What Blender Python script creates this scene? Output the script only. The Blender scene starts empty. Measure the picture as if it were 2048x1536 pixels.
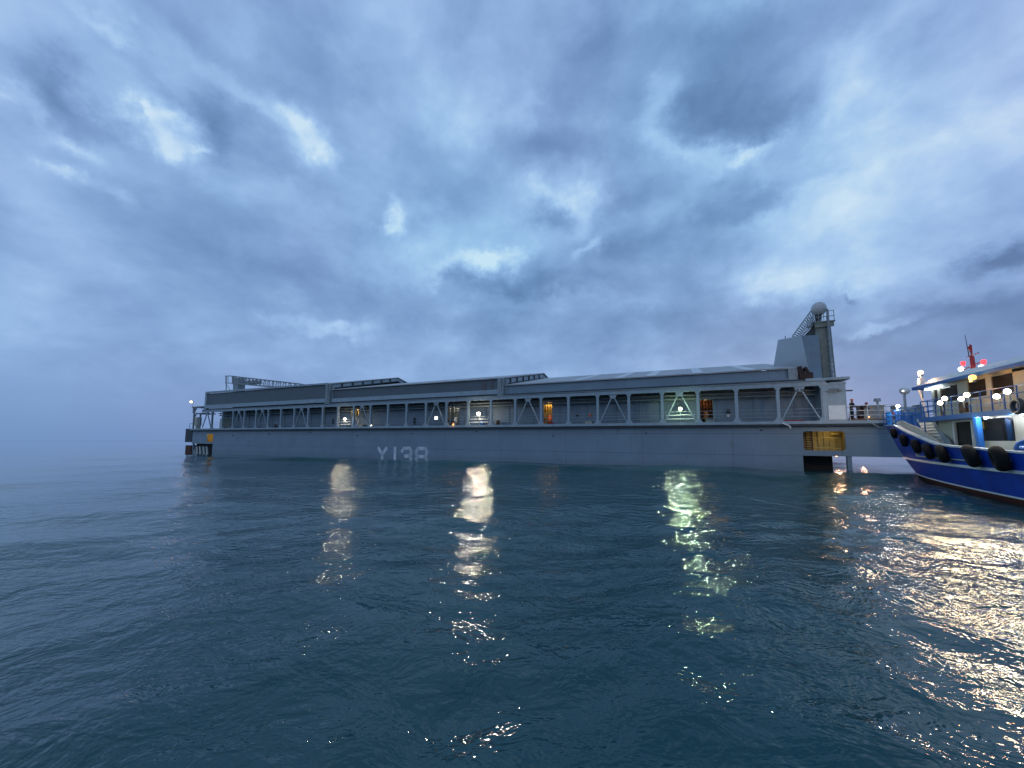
import bpy, bmesh, math, random
import numpy as np
from mathutils import Vector, Matrix
random.seed(7); rng = np.random.default_rng(11)
S = bpy.context.scene; COL = S.collection
PI = math.pi; R = math.radians

# ------------------------------------------------------------------ camera
HC = 3.0; PITCH = R(4.9); FPX = 757.0
cam = bpy.data.cameras.new("camera"); camo = bpy.data.objects.new("camera", cam); COL.objects.link(camo)
camo.location = (0, 0, HC); camo.rotation_euler = (PI/2 + PITCH, 0, 0)
cam.sensor_width = 36; cam.lens = 36*FPX/2048; cam.shift_y = 47/2048
cam.clip_start = 0.1; cam.clip_end = 30000
S.camera = camo
S.render.resolution_x = 1024; S.render.resolution_y = 768

def pix_dir(px, py):
    """world direction seen at a picture position (used to hang the clouds in the sky)"""
    a = (px-1024)/FPX; b = -(py-768-47)/FPX
    d = Vector((a, math.cos(PITCH)-b*math.sin(PITCH), math.sin(PITCH)+b*math.cos(PITCH)))
    return d.normalized()

# ------------------------------------------------------------------ colour management
S.view_settings.view_transform = 'Standard'; S.view_settings.look = 'None'
S.view_settings.exposure = 0; S.view_settings.gamma = 1

# ------------------------------------------------------------------ sky
def srgb(r, g, b):
    f = lambda c: (c/255/12.92) if c/255 <= .04045 else ((c/255+.055)/1.055)**2.4
    return (f(r), f(g), f(b), 1)
W = bpy.data.worlds.new("World"); S.world = W; W.use_nodes = True
nt = W.node_tree; N = nt.nodes; LK = nt.links; N.clear()
def nd(tree, t, **kw):
    n = tree.nodes.new(t)
    for k, v in kw.items(): setattr(n, k, v)
    return n
def mth(tree, op, a, b=None, c=None, clamp=False):
    n = nd(tree, 'ShaderNodeMath', operation=op); n.use_clamp = clamp
    for i, v in enumerate((a, b, c)):
        if v is None: continue
        if isinstance(v, (int, float)): n.inputs[i].default_value = v
        else: tree.links.new(v, n.inputs[i])
    return n.outputs[0]
def vmt(tree, op, a, b=None, sc=None):
    n = nd(tree, 'ShaderNodeVectorMath', operation=op)
    for i, v in enumerate((a, b)):
        if v is None: continue
        if isinstance(v, (tuple, Vector)): n.inputs[i].default_value = v
        else: tree.links.new(v, n.inputs[i])
    if sc is not None:
        if isinstance(sc, (int, float)): n.inputs['Scale'].default_value = sc
        else: tree.links.new(sc, n.inputs['Scale'])
    return n.outputs['Value'] if op in ('DOT_PRODUCT', 'LENGTH') else n.outputs[0]
def noise(tree, vec, scale, detail=4, rough=.5, col=False, dist=0):
    n = nd(tree, 'ShaderNodeTexNoise'); n.inputs['Scale'].default_value = scale
    n.inputs['Detail'].default_value = detail; n.inputs['Roughness'].default_value = rough
    n.inputs['Distortion'].default_value = dist
    if vec is not None: tree.links.new(vec, n.inputs['Vector'])
    return n.outputs['Color'] if col else n.outputs['Fac']
tc = nd(nt, 'ShaderNodeTexCoord'); D = tc.outputs['Generated']
sep = nd(nt, 'ShaderNodeSeparateXYZ'); LK.new(D, sep.inputs[0]); DZ = sep.outputs['Z']
zc = mth(nt, 'ADD', mth(nt, 'MAXIMUM', DZ, 0.0), 0.26)
flat = vmt(nt, 'SCALE', D, sc=mth(nt, 'DIVIDE', 1.0, zc))        # the cloud deck, seen in perspective
flat = vmt(nt, 'MULTIPLY', flat, (1.0, 1.0, 0.15))
w1 = vmt(nt, 'SCALE', vmt(nt, 'SUBTRACT', noise(nt, flat, 1.5, 6, .6, True), (.5, .5, .5)), sc=.12)
w2 = vmt(nt, 'SCALE', vmt(nt, 'SUBTRACT', noise(nt, D, 9, 7, .62, True), (.5, .5, .5)), sc=.13)
warp = vmt(nt, 'ADD', D, vmt(nt, 'ADD', w1, w2))
n1 = noise(nt, flat, 1.1, 7, .52, dist=.4); n2 = noise(nt, flat, 4.5, 6, .55, dist=.2)
acc = mth(nt, 'ADD', mth(nt, 'MULTIPLY', mth(nt, 'SUBTRACT', n1, .5), .42), mth(nt, 'MULTIPLY', mth(nt, 'SUBTRACT', n2, .5), .3))
n3 = noise(nt, vmt(nt, 'MULTIPLY', D, (1, 1, 1.5)), 6.0, 6, .56, dist=.15)
acc = mth(nt, 'MULTIPLY_ADD', mth(nt, 'SUBTRACT', n3, .5), .72, acc)
acc = mth(nt, 'MULTIPLY', acc, mth(nt, 'SUBTRACT', 1.0, mth(nt, 'POWER', .0003, DZ)))     # smoother towards the horizon
acc = mth(nt, 'ADD', acc, .49)
CLOUDS = [ # px, py, radius along, radius across, angle, strength
 (280,200,20,22,30,.36),(325,215,38,20,10,.4),(300,248,26,22,0,.26),(312,288,32,22,20,.38),(372,288,24,14,-10,.4),(315,245,85,75,0,.3),(235,60,100,16,32,.28),(500,205,190,16,38,.22),
 (575,215,55,20,42,.32),(622,255,58,20,48,.34),(648,297,28,12,40,.3),(560,200,110,40,38,.2),(0,175,40,16,40,.35),(70,205,80,12,50,.22),(125,362,20,14,60,.4),(150,298,46,18,10,.3),(215,400,16,30,-30,.2),
 (790,440,14,34,10,.4),(780,470,12,16,0,.3),(870,500,120,40,-15,.25),(930,533,110,20,-14,.5),(1010,505,50,22,-20,.3),
 (1140,395,75,26,-10,.4),(1170,430,30,40,10,.35),(1185,497,42,13,-35,.5),(1065,375,36,20,0,.25),
 (1335,195,28,75,10,.4),(1390,305,130,22,15,.3),(1490,312,60,12,-25,.4),(920,225,130,70,0,.28),(1060,200,30,60,0,.2),
 (1720,130,190,60,-52,.3),(1690,320,250,60,-45,.3),(1650,470,220,110,-25,.32),(1850,430,190,120,-10,.22),(1960,250,130,170,0,.16),
 (1740,645,80,10,-4,.42),(620,655,90,12,8,.22),(690,668,60,12,0,.2),(1520,575,60,20,0,.2),(1180,600,150,14,0,.12),(1590,560,120,40,0,.2),
 (1440,180,120,72,-15,-.5),(1500,245,110,45,-10,-.4),(1180,180,120,55,0,-.28),(1130,285,120,42,0,-.32),(1100,425,42,24,0,-.45),
 (1240,400,110,34,-10,-.3),(1460,420,190,28,-20,-.3),(1560,400,90,20,-25,-.15),(1215,60,50,70,0,-.25),(1400,70,230,50,-10,-.22),
 (1040,575,190,22,2,-.38),(1290,510,190,32,0,-.24),(760,600,260,34,12,-.2),(130,165,75,30,48,-.35),(185,245,110,34,28,-.28),
 (420,255,40,50,30,-.35),(560,320,150,32,25,-.16),(430,430,300,60,18,-.1),(700,150,120,40,30,-.14),
 (2035,505,90,26,-20,-.7),(1930,625,300,28,-8,-.34),(1690,589,16,6,0,-.35),(1880,80,60,130,40,-.14),(1250,650,500,40,0,-.14),
 (1900,700,400,50,0,-.2),(1680,600,100,16,-15,-.12),(1950,760,330,70,-6,-.3),(1500,660,300,50,0,-.1),(480,130,110,24,35,-.12),(330,150,110,18,35,-.12)]
# two cloud bands overhead and behind, out of the picture
for cx, cy, rx, ry, an, st in CLOUDS:
    c = pix_dir(cx, cy)
    e = 4.0
    ca, sa = math.cos(R(an)), math.sin(R(an))
    p1 = pix_dir(cx + ca*e, cy + sa*e); p2 = pix_dir(cx - sa*e, cy + ca*e)
    ru = (p1-c).length/e*rx*1.1; rv = (p2-c).length/e*ry*1.1
    u = (p1-c).normalized(); v = (p2-c) - u*(p2-c).dot(u); v.normalize(); w = u.cross(v)
    M = Matrix((u, v, w)).transposed()
    mp = nd(nt, 'ShaderNodeMapping', vector_type='TEXTURE')
    mp.inputs['Location'].default_value = c; mp.inputs['Rotation'].default_value = M.to_euler('XYZ')
    mp.inputs['Scale'].default_value = (ru, rv, .5); LK.new(warp, mp.inputs['Vector'])
    g = mth(nt, 'POWER', math.exp(-1), vmt(nt, 'DOT_PRODUCT', mp.outputs[0], mp.outputs[0]))
    acc = mth(nt, 'MULTIPLY_ADD', g, st*(.85 if st > 0 else .8), acc)
low = mth(nt, 'SUBTRACT', 1.0, mth(nt, 'MULTIPLY', DZ, 6.0), clamp=True)        # 1 at the horizon
acc = mth(nt, 'MULTIPLY_ADD', mth(nt, 'SUBTRACT', .2, acc), mth(nt, 'MULTIPLY', low, .8), acc)
nf = noise(nt, D, 15, 5, .5)
acc = mth(nt, 'MULTIPLY_ADD', mth(nt, 'SUBTRACT', nf, .5), mth(nt, 'MULTIPLY', mth(nt, 'MULTIPLY_ADD', acc, 2.2, -.9, clamp=True), .5), acc)
ramp = nd(nt, 'ShaderNodeValToRGB'); LK.new(acc, ramp.inputs[0]); cr = ramp.color_ramp
cr.interpolation = 'B_SPLINE'
cr.elements[0].position = 0; cr.elements[0].color = srgb(94, 122, 166)
cr.elements[1].position = 1; cr.elements[1].color = srgb(214, 231, 246)
for p, c in ((.2, (112,143,189)), (.42, (134,165,211)), (.62, (158,190,233)), (.8, (176,206,240))):
    el = cr.elements.new(p); el.color = srgb(*c)
tint = nd(nt, 'ShaderNodeMix', data_type='RGBA', blend_type='MIX'); LK.new(mth(nt, 'MULTIPLY_ADD', noise(nt, D, 1.8, 2, .5), 2.4, -.7, clamp=True), tint.inputs['Factor'])
tint.inputs['A'].default_value = (1.03, .985, 1.015, 1); tint.inputs['B'].default_value = (.90, 1.025, 1.02, 1)
tmul = nd(nt, 'ShaderNodeMix', data_type='RGBA', blend_type='MULTIPLY'); tmul.inputs['Factor'].default_value = 1
LK.new(ramp.outputs[0], tmul.inputs['A']); LK.new(tint.outputs['Result'], tmul.inputs['B'])
sky = nd(nt, 'ShaderNodeTexSky', sky_type='NISHITA'); sky.sun_disc = False
sky.sun_elevation = R(3); sky.sun_rotation = R(35); sky.altitude = 0; sky.dust_density = 2
mixs = nd(nt, 'ShaderNodeMix', data_type='RGBA', blend_type='ADD'); mixs.inputs['Factor'].default_value = .003
LK.new(tmul.outputs['Result'], mixs.inputs['A']); LK.new(sky.outputs[0], mixs.inputs['B'])
bg = nd(nt, 'ShaderNodeBackground'); LK.new(mixs.outputs['Result'], bg.inputs[0]); bg.inputs[1].default_value = .97
wo = nd(nt, 'ShaderNodeOutputWorld'); LK.new(bg.outputs[0], wo.inputs[0])
# weak broad sun behind the overcast
sl = bpy.data.lights.new("sun", 'SUN'); sl.energy = .12; sl.angle = R(25); sl.color = (1, .95, .9)
so = bpy.data.objects.new("sun", sl); COL.objects.link(so); so.rotation_euler = (R(62), 0, R(-35))

# ------------------------------------------------------------------ helpers
def tag(o, label=None, cat=None, group=None, kind=None):
    if label: o['label'] = label
    if cat: o['category'] = cat
    if group: o['group'] = group
    if kind: o['kind'] = kind
    return o
def empty(name, loc, rot=(0, 0, 0)):
    o = bpy.data.objects.new(name, None); COL.objects.link(o); o.location = loc; o.rotation_euler = rot
    o.empty_display_size = .3
    return o
class MB:
    def __init__(s): s.v = []; s.f = []
    def add(s, vs, fs):
        n = len(s.v); s.v += [tuple(p) for p in vs]; s.f += [tuple(i+n for i in f) for f in fs]; return s
    def box(s, x0, x1, y0, y1, z0, z1):
        if x0 > x1: x0, x1 = x1, x0
        if y0 > y1: y0, y1 = y1, y0
        if z0 > z1: z0, z1 = z1, z0
        return s.add([(x0,y0,z0),(x1,y0,z0),(x1,y1,z0),(x0,y1,z0),(x0,y0,z1),(x1,y0,z1),(x1,y1,z1),(x0,y1,z1)],
              [(0,3,2,1),(4,5,6,7),(0,1,5,4),(1,2,6,5),(2,3,7,6),(3,0,4,7)])
    def hexa(s, b, t):      # bottom ring (4) and top ring (4)
        return s.add(list(b)+list(t), [(0,3,2,1),(4,5,6,7),(0,1,5,4),(1,2,6,5),(2,3,7,6),(3,0,4,7)])
    def bar(s, a, b, w=.1, h=None, up=(0,0,1)):
        h = h or w; a = Vector(a); b = Vector(b); d = (b-a).normalized(); up = Vector(up)
        if abs(d.dot(up)) > .98: up = Vector((0,1,0))
        x = d.cross(up).normalized(); y = x.cross(d).normalized(); x = x*w/2; y = y*h/2
        return s.hexa([a-x-y, a+x-y, a+x+y, a-x+y], [b-x-y, b+x-y, b+x+y, b-x+y])
    def tube(s, a, b, r, r2=None, n=10, cap=True):
        r2 = r if r2 is None else r2; a = Vector(a); b = Vector(b); d = (b-a).normalized()
        up = Vector((0,0,1)) if abs(d.z) < .9 else Vector((1,0,0))
        x = d.cross(up).normalized(); y = d.cross(x)
        vs = []
        for p, q in ((a, r), (b, r2)):
            for i in range(n):
                t = 2*PI*i/n; vs.append(p + x*math.cos(t)*q + y*math.sin(t)*q)
        fs = [(i, (i+1) % n, n+(i+1) % n, n+i) for i in range(n)]
        if cap: fs += [tuple(range(n-1, -1, -1)), tuple(range(n, 2*n))]
        return s.add(vs, fs)
    def sphere(s, c, r, n=16, m=10, sz=1.0, zmin=-2):
        c = Vector(c); vs = []; fs = []
        for j in range(m+1):
            t = PI*j/m
            zz = max(math.cos(t), zmin)
            rr = math.sin(t) if math.cos(t) > zmin else math.sqrt(max(0, 1-zmin*zmin))*(m-j)/m
            for i in range(n):
                vs.append(c + Vector((rr*math.cos(2*PI*i/n)*r, rr*math.sin(2*PI*i/n)*r, zz*r*sz)))
        for j in range(m):
            for i in range(n): fs.append((j*n+i, (j+1)*n+i, (j+1)*n+(i+1) % n, j*n+(i+1) % n))
        return s.add(vs, fs)
    def poly(s, pts, ext):   # a flat outline thickened by the vector ext
        n = len(pts); e = Vector(ext); p = [Vector(q) for q in pts]
        return s.add(p + [q+e for q in p], [tuple(range(n-1, -1, -1)), tuple(range(n, 2*n))] + [(i, (i+1) % n, n+(i+1) % n, n+i) for i in range(n)])
    def torus(s, c, ax, R0, r, n=28, m=12, sq=1.0):
        c = Vector(c); ax = Vector(ax).normalized(); x = ax.orthogonal().normalized(); y = ax.cross(x); vs = []; fs = []
        for i in range(n):
            a = 2*PI*i/n; d = x*math.cos(a) + y*math.sin(a)
            for j in range(m):
                b = 2*PI*j/m; vs.append(c + d*(R0+r*math.cos(b)) + ax*r*sq*math.sin(b))
        for i in range(n):
            for j in range(m): fs.append((i*m+j, ((i+1) % n)*m+j, ((i+1) % n)*m+(j+1) % m, i*m+(j+1) % m))
        return s.add(vs, fs)
    def build(s, name, mat, parent=None, smooth=False, bevel=0, loc=None):
        me = bpy.data.meshes.new(name); me.from_pydata(s.v, [], s.f)
        bm = bmesh.new(); bm.from_mesh(me); bmesh.ops.recalc_face_normals(bm, faces=bm.faces); bm.to_mesh(me); bm.free()
        me.materials.append(mat)
        if smooth: me.polygons.foreach_set('use_smooth', [True]*len(me.polygons))
        o = bpy.data.objects.new(name, me); COL.objects.link(o)
        if parent: o.parent = parent
        if loc: o.location = loc
        if bevel:
            b = o.modifiers.new('bevel', 'BEVEL'); b.width = bevel; b.segments = 2; b.limit_method = 'ANGLE'
        return o
def copy_tree(o, parent=None):
    c = o.copy(); COL.objects.link(c); c.parent = parent
    for ch in list(o.children): copy_tree(ch, c)
    return c

# ------------------------------------------------------------------ materials
def mat(name, col, rough=.5, metal=0, var=.12, vs=1.2, bump=0, bs=20, streak=0, streakcol=(.16,.09,.05), seams=None, coat=0, wave=None):
    m = bpy.data.materials.new(name); m.use_nodes = True; t = m.node_tree; b = t.nodes['Principled BSDF']
    c = nd(t, 'ShaderNodeTexCoord'); o = c.outputs['Object']
    f = noise(t, o, vs, 5, .6)
    lo = tuple(x*(1-var) for x in col)+(1,); hi = tuple(min(1, x*(1+var)) for x in col)+(1,)
    mx = nd(t, 'ShaderNodeMix', data_type='RGBA'); t.links.new(mth(t, 'MULTIPLY_ADD', f, 2.2, -.6, clamp=True), mx.inputs['Factor'])
    mx.inputs['A'].default_value = lo; mx.inputs['B'].default_value = hi; out = mx.outputs['Result']
    if streak:
        mp = nd(t, 'ShaderNodeMapping'); t.links.new(o, mp.inputs[0]); mp.inputs['Scale'].default_value = (2.2, 2.2, .22)
        g = noise(t, mp.outputs[0], 1.6, 6, .65); g2 = noise(t, o, .25, 3)
        k = mth(t, 'MULTIPLY', mth(t, 'MULTIPLY_ADD', g, 7, -4.1, clamp=True), mth(t, 'MULTIPLY_ADD', g2, 3, -.9, clamp=True))
        k = mth(t, 'MULTIPLY', k, streak)
        m2 = nd(t, 'ShaderNodeMix', data_type='RGBA'); t.links.new(k, m2.inputs['Factor']); t.links.new(out, m2.inputs['A'])
        m2.inputs['B'].default_value = tuple(streakcol)+(1,); out = m2.outputs['Result']
    if seams:   # welded plate seams: (spacing x, spacing z, depth)
        sp = nd(t, 'ShaderNodeSeparateXYZ'); t.links.new(o, sp.inputs[0])
        ks = []
        for ax, d in (('X', seams[0]), ('Z', seams[1])):
            fr = mth(t, 'FRACT', mth(t, 'DIVIDE', mth(t, 'ADD', sp.outputs[ax], 400.0), d))
            ks.append(mth(t, 'COMPARE', fr, .5, .03/d))
        k = mth(t, 'MULTIPLY', mth(t, 'MAXIMUM', ks[0], ks[1]), seams[2])
        m3 = nd(t, 'ShaderNodeMix', data_type='RGBA'); t.links.new(k, m3.inputs['Factor']); t.links.new(out, m3.inputs['A'])
        m3.inputs['B'].default_value = tuple(x*.55 for x in col)+(1,); out = m3.outputs['Result']
    t.links.new(out, b.inputs['Base Color'])
    b.inputs['Roughness'].default_value = rough; b.inputs['Metallic'].default_value = metal; b.inputs['Coat Weight'].default_value = coat
    hgt = None
    if wave:    # corrugated or plank profile: axis, spacing, strength
        sp = nd(t, 'ShaderNodeSeparateXYZ'); t.links.new(o, sp.inputs[0])
        hgt = mth(t, 'SINE', mth(t, 'MULTIPLY', sp.outputs[wave[0]], 2*PI/wave[1])); bd = wave[2]
    elif bump:
        hgt = noise(t, o, bs, 4, .6); bd = bump
    if hgt is not None:
        bn = nd(t, 'ShaderNodeBump'); bn.inputs['Strength'].default_value = .6; bn.inputs['Distance'].default_value = bd
        t.links.new(hgt, bn.inputs['Height']); t.links.new(bn.outputs[0], b.inputs['Normal'])
    return m
def emit(name, col, strength):
    m = bpy.data.materials.new(name); m.use_nodes = True; b = m.node_tree.nodes['Principled BSDF']
    b.inputs['Base Color'].default_value = tuple(col)+(1,); b.inputs['Emission Color'].default_value = tuple(col)+(1,)
    b.inputs['Emission Strength'].default_value = strength; return m
M = dict(
 hull = mat('hull_paint', (.205,.27,.32), .42, var=.10, vs=.35, streak=.55, streakcol=(.12,.10,.085), seams=(9.4, 2.3, .75), bump=.05, bs=.55),
 number = mat('white_lettering', (.62,.68,.72), .5, var=.2, vs=3, streak=.6, streakcol=(.25,.27,.28)),
 trim = mat('light_grey_paint', (.3,.37,.405), .45, var=.15, vs=1.5, streak=.4),
 wall = mat('deckhouse_paint', (.18,.24,.29), .5, var=.12, vs=.8, streak=.5, seams=(3.757, 1.1, .35)),
 cover = mat('dark_cover_cladding', (.105,.13,.145), .55, var=.10, vs=.5, streak=.35, wave=('X', .3, .02)),
 cover2 = mat('grey_cover_side', (.175,.24,.29), .5, var=.10, vs=.5, streak=.3, seams=(7.5, 5, .3)),
 patch = mat('weathered_cladding', (.12,.1,.105), .6),
 endrust = mat('dark_rust', (.045,.024,.018), .85, var=.5, vs=3),
 casing = mat('casing_paint', (.47,.52,.54), .5, var=.06, vs=.6, streak=.2),
 roof = mat('sheet_roofing', (.36,.36,.36), .45, var=.25, vs=.3, streak=.2, wave=('X', .35, .03)),
 roofl = mat('translucent_roof_sheet', (.6,.62,.62), .4, var=.1),
 dark = mat('dark_steel', (.045,.05,.055), .6, var=.3),
 black = mat('recess_shade_black', (.012,.012,.013), .8, var=.2),  # black that stands in for the shade inside openings
 rust = mat('rusty_steel', (.085,.035,.02), .8, var=.45, vs=3, bump=.01),
 steel = mat('grey_steelwork', (.24,.28,.29), .5, var=.2, vs=2, streak=.4),
 tower = mat('khaki_pipe_paint', (.22,.235,.2), .6, var=.25, vs=2, streak=.6),
 white = mat('white_paint', (.72,.73,.7), .4, var=.08, vs=2, streak=.35, streakcol=(.35,.22,.12)),
 cream = mat('cream_paint', (.46,.44,.36), .5, var=.08, vs=2, streak=.7, streakcol=(.2,.12,.06)),
 planks = mat('cream_steps', (.6,.57,.45), .5, var=.12, vs=2, wave=('Z', .2, .03)),
 blue = mat('blue_boat_paint', (.004,.055,.42), .5, var=.3, vs=.8, streak=.6, streakcol=(.05,.05,.07), coat=0, bump=.02, bs=1.2),
 bluerail = mat('blue_rail_paint', (.02,.13,.42), .4, var=.15),
 red = mat('red_antifouling', (.07,.009,.008), .6, var=.3, vs=2),
 redm = mat('red_paint', (.4,.03,.03), .5),
 rubber = mat('black_rubber', (.005,.005,.005), .95, var=.4, vs=6, bump=.01, bs=30),
 yellow = mat('yellow_paint', (.5,.37,.11), .55, var=.25, vs=1.5, streak=.6, wave=None),
 orange = mat('orange_plastic', (.8,.16,.03), .4),
 navy = mat('dark_coverall_cloth', (.018,.02,.03), .85), bluecloth = mat('blue_cloth', (.03,.1,.25), .85),
 skin = mat('skin', (.35,.2,.14), .55), redcloth = mat('red_cloth', (.45,.03,.03), .85),
 plank = mat('brown_deck', (.2,.1,.045), .7, var=.3, vs=4),
 radome = mat('radome_shell', (.5,.49,.47), .45, var=.12, vs=3),
)
def wet_band(m):
    t = m.node_tree; b = t.nodes['Principled BSDF']; src = b.inputs['Base Color'].links[0].from_socket
    o = nd(t, 'ShaderNodeTexCoord').outputs['Object']; sp = nd(t, 'ShaderNodeSeparateXYZ'); t.links.new(o, sp.inputs[0])
    mp_ = nd(t, 'ShaderNodeMapping'); t.links.new(o, mp_.inputs[0]); mp_.inputs['Scale'].default_value = (1, 1, .3)
    k = mth(t, 'MULTIPLY', mth(t, 'SUBTRACT', mth(t, 'MULTIPLY_ADD', noise(t, mp_.outputs[0], .9, 5, .65), 1.1, .05), sp.outputs['Z']), 2.2, clamp=True)
    x_ = nd(t, 'ShaderNodeMix', data_type='RGBA'); t.links.new(mth(t, 'MULTIPLY', k, .15), x_.inputs['Factor']); t.links.new(src, x_.inputs['A']); x_.inputs['B'].default_value = (.05,.065,.06,1)
    t.links.new(x_.outputs['Result'], b.inputs['Base Color'])
wet_band(M['hull'])
def glass(name, col, rough=.08):
    m = bpy.data.materials.new(name); m.use_nodes = True; b = m.node_tree.nodes['Principled BSDF']
    b.inputs['Base Color'].default_value = tuple(col)+(1,); b.inputs['Roughness'].default_value = rough
    b.inputs['Specular IOR Level'].default_value = .6; return m
M['glass'] = glass('window_glass', (.05,.035,.02)); M['glassd'] = glass('dark_glass', (.012,.012,.012))
E_W = emit('lamp_warm_white', (1,.86,.62), 14); E_G = emit('lamp_greenish', (.7,1,.5), 10); E_O = emit('lamp_orange', (1,.4,.1), 3.2)
E_C = emit('lamp_cool_white', (.8,.92,1), 6); E_R = emit('lamp_red', (1,.04,.05), 3); E_P = emit('lit_pane', (1,.95,.85), 2.2)
E_F = emit('lamp_flood', (1,.9,.68), 14)
def point(name, loc, col, watt, parent, r=.12, spot=None, aim=None):
    l = bpy.data.lights.new(name, 'SPOT' if spot else 'POINT'); l.energy = watt; l.color = col; l.shadow_soft_size = r
    o = bpy.data.objects.new(name, l); COL.objects.link(o); o.location = loc; o.parent = parent
    if spot:
        l.spot_size = R(spot); l.spot_blend = .6
        o.rotation_euler = Vector(aim).to_track_quat('-Z', 'Y').to_euler()
    return o

# ------------------------------------------------------------------ sea: one sheet, fine near the camera, reaching the horizon
def axis(n, a, reach, c=0):
    b = math.asinh(reach/a)/n; i = np.arange(-n, n+1); return c + a*np.sinh(b*i), b
xs, bx_ = axis(370, 4.5, 9000, 6); ys, by_ = axis(370, 4.5, 9000, 5)
X, Y = np.meshgrid(xs, ys); Z = np.zeros_like(X)
SP = np.maximum(np.gradient(X, axis=1), np.gradient(Y, axis=0))
waves = []
for k in range(64):
    lam = 1.0*(34/1.0)**(rng.random()); th = R(-62 + rng.normal()*38)
    amp = .0036*lam**.8 if lam < 12 else .0036*12**.8*(12/lam)**.1
    waves.append((lam, th, amp, rng.random()*2*PI))
waves.append((24, R(-50), .085, 1.0)); waves.append((17, R(-75), .035, 2.6)); waves.append((11, R(-25), .016, .3))
shel = 1/(1+(np.hypot(X-12, Y-22)/52)**2.4)          # the swell is the workboat's wash and dies away outwards
for lam, th, amp, ph in waves:
    k = 2*PI/lam; p = k*(X*math.cos(th)+Y*math.sin(th)) + ph
    fade = np.clip((lam/SP-3)/4, 0, 1)
    Z += amp*fade*(.1+.9*shel)*(np.sin(p) + .22*np.sin(2*p+PI/2))
# a long wash wave running along the barge's side
_t = (X-32.9)*.4133+(Y-37)*.9106; _s = (X-32.9)*.9106-(Y-37)*.4133
_c = -6.5+1.3*np.sin(_s*.09)+.5*np.sin(_s*.31+1)
Z += (.27+.07*np.sin(_s*.17+.6)+.04*np.sin(_s*.43))*np.exp(-((_t-_c)/2.0)**2)/(1+np.exp((_s-1)/2.5))/(1+np.exp((-105-_s)/5))
Z -= .16*np.exp(-((_t-_c+4.6)/2.6)**2)/(1+np.exp((_s-1)/2.5))/(1+np.exp((-105-_s)/5))
me = bpy.data.meshes.new('sea'); ny, nx = X.shape
me.vertices.add(nx*ny); me.vertices.foreach_set('co', np.stack([X, Y, Z], -1).astype(np.float32).ravel())
idx = np.arange(nx*ny).reshape(ny, nx)
q = np.stack([idx[:-1,:-1], idx[:-1,1:], idx[1:,1:], idx[1:,:-1]], -1).reshape(-1, 4)
me.loops.add(q.size); me.loops.foreach_set('vertex_index', q.ravel().astype(np.int32))
me.polygons.add(len(q)); me.polygons.foreach_set('loop_start', (np.arange(len(q))*4).astype(np.int32))
me.polygons.foreach_set('loop_total', np.full(len(q), 4, np.int32)); me.update(); me.validate()
me.polygons.foreach_set('use_smooth', np.ones(len(q), bool))
wm = bpy.data.materials.new('sea_water'); wm.use_nodes = True; t = wm.node_tree; b = t.nodes['Principled BSDF']
b.inputs['Base Color'].default_value = (.0006,.052,.058,1); b.inputs['Roughness'].default_value = .025; b.inputs['IOR'].default_value = 1.4
c = nd(t, 'ShaderNodeTexCoord').outputs['Object']
mp = nd(t, 'ShaderNodeMapping'); t.links.new(c, mp.inputs[0]); mp.inputs['Rotation'].default_value = (0,0,R(25)); mp.inputs['Scale'].default_value = (1.0,1.25,1)
h1 = noise(t, mp.outputs[0], 1.15, 4, .6, dist=.5); h2 = noise(t, mp.outputs[0], 4.6, 3, .5, dist=.5); h3 = noise(t, c, .11, 3, .5)
calm = mth(t, 'MULTIPLY_ADD', h3, 2.4, -.65, clamp=True)
far = vmt(t, 'LENGTH', vmt(t, 'MULTIPLY', vmt(t, 'SUBTRACT', c, (5, 30, 0)), (1, 1, 0)))      # ripples die away from the workboat's wash
wash = mth(t, 'ADD', .06, mth(t, 'DIVIDE', .94, mth(t, 'ADD', 1.0, mth(t, 'POWER', mth(t, 'DIVIDE', far, 37.0), 3.2))))
wash = mth(t, 'MULTIPLY', wash, mth(t, 'MULTIPLY_ADD', calm, .75, .5))
h4 = noise(t, mp.outputs[0], 15, 2, .5, dist=.5)
hh = mth(t, 'ADD', mth(t, 'MULTIPLY', h1, .135), mth(t, 'MULTIPLY', h2, mth(t, 'MULTIPLY_ADD', calm, .02, .012)))
hh = mth(t, 'MULTIPLY_ADD', h4, .002, hh)
hh = mth(t, 'MULTIPLY', hh, wash)
bn = nd(t, 'ShaderNodeBump'); bn.inputs['Strength'].default_value = 1; bn.inputs['Distance'].default_value = 1
t.links.new(hh, bn.inputs['Height']); t.links.new(bn.outputs[0], b.inputs['Normal'])
# pale wake line: a slick's sky reflection painted into the water colour
fo = vmt(t, 'SUBTRACT', vmt(t, 'ADD', c, vmt(t, 'SCALE', vmt(t, 'SUBTRACT', noise(t, c, 1.2, 4, .6, True), (.5,.5,.5)), sc=.9)), (12.5, 18.6, 0))
mpf = nd(t, 'ShaderNodeMapping', vector_type='TEXTURE'); t.links.new(fo, mpf.inputs[0]); mpf.inputs['Rotation'].default_value = (0,0,math.atan2(-3.4,.8)); mpf.inputs['Scale'].default_value = (2.3,.16,9)
fm = mth(t, 'POWER', .3, vmt(t, 'DOT_PRODUCT', mpf.outputs[0], mpf.outputs[0]))
fm = mth(t, 'MULTIPLY', fm, mth(t, 'MULTIPLY_ADD', noise(t, c, 6, 4, .7), 2.2, -.6, clamp=True))
fx = nd(t, 'ShaderNodeMix', data_type='RGBA'); t.links.new(mth(t, 'MULTIPLY', fm, .6), fx.inputs['Factor']); fx.inputs['A'].default_value = (.0006,.052,.058,1); fx.inputs['B'].default_value = (.4,.48,.52,1)
t.links.new(fx.outputs['Result'], b.inputs['Base Color'])
me.materials.append(wm)
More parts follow.
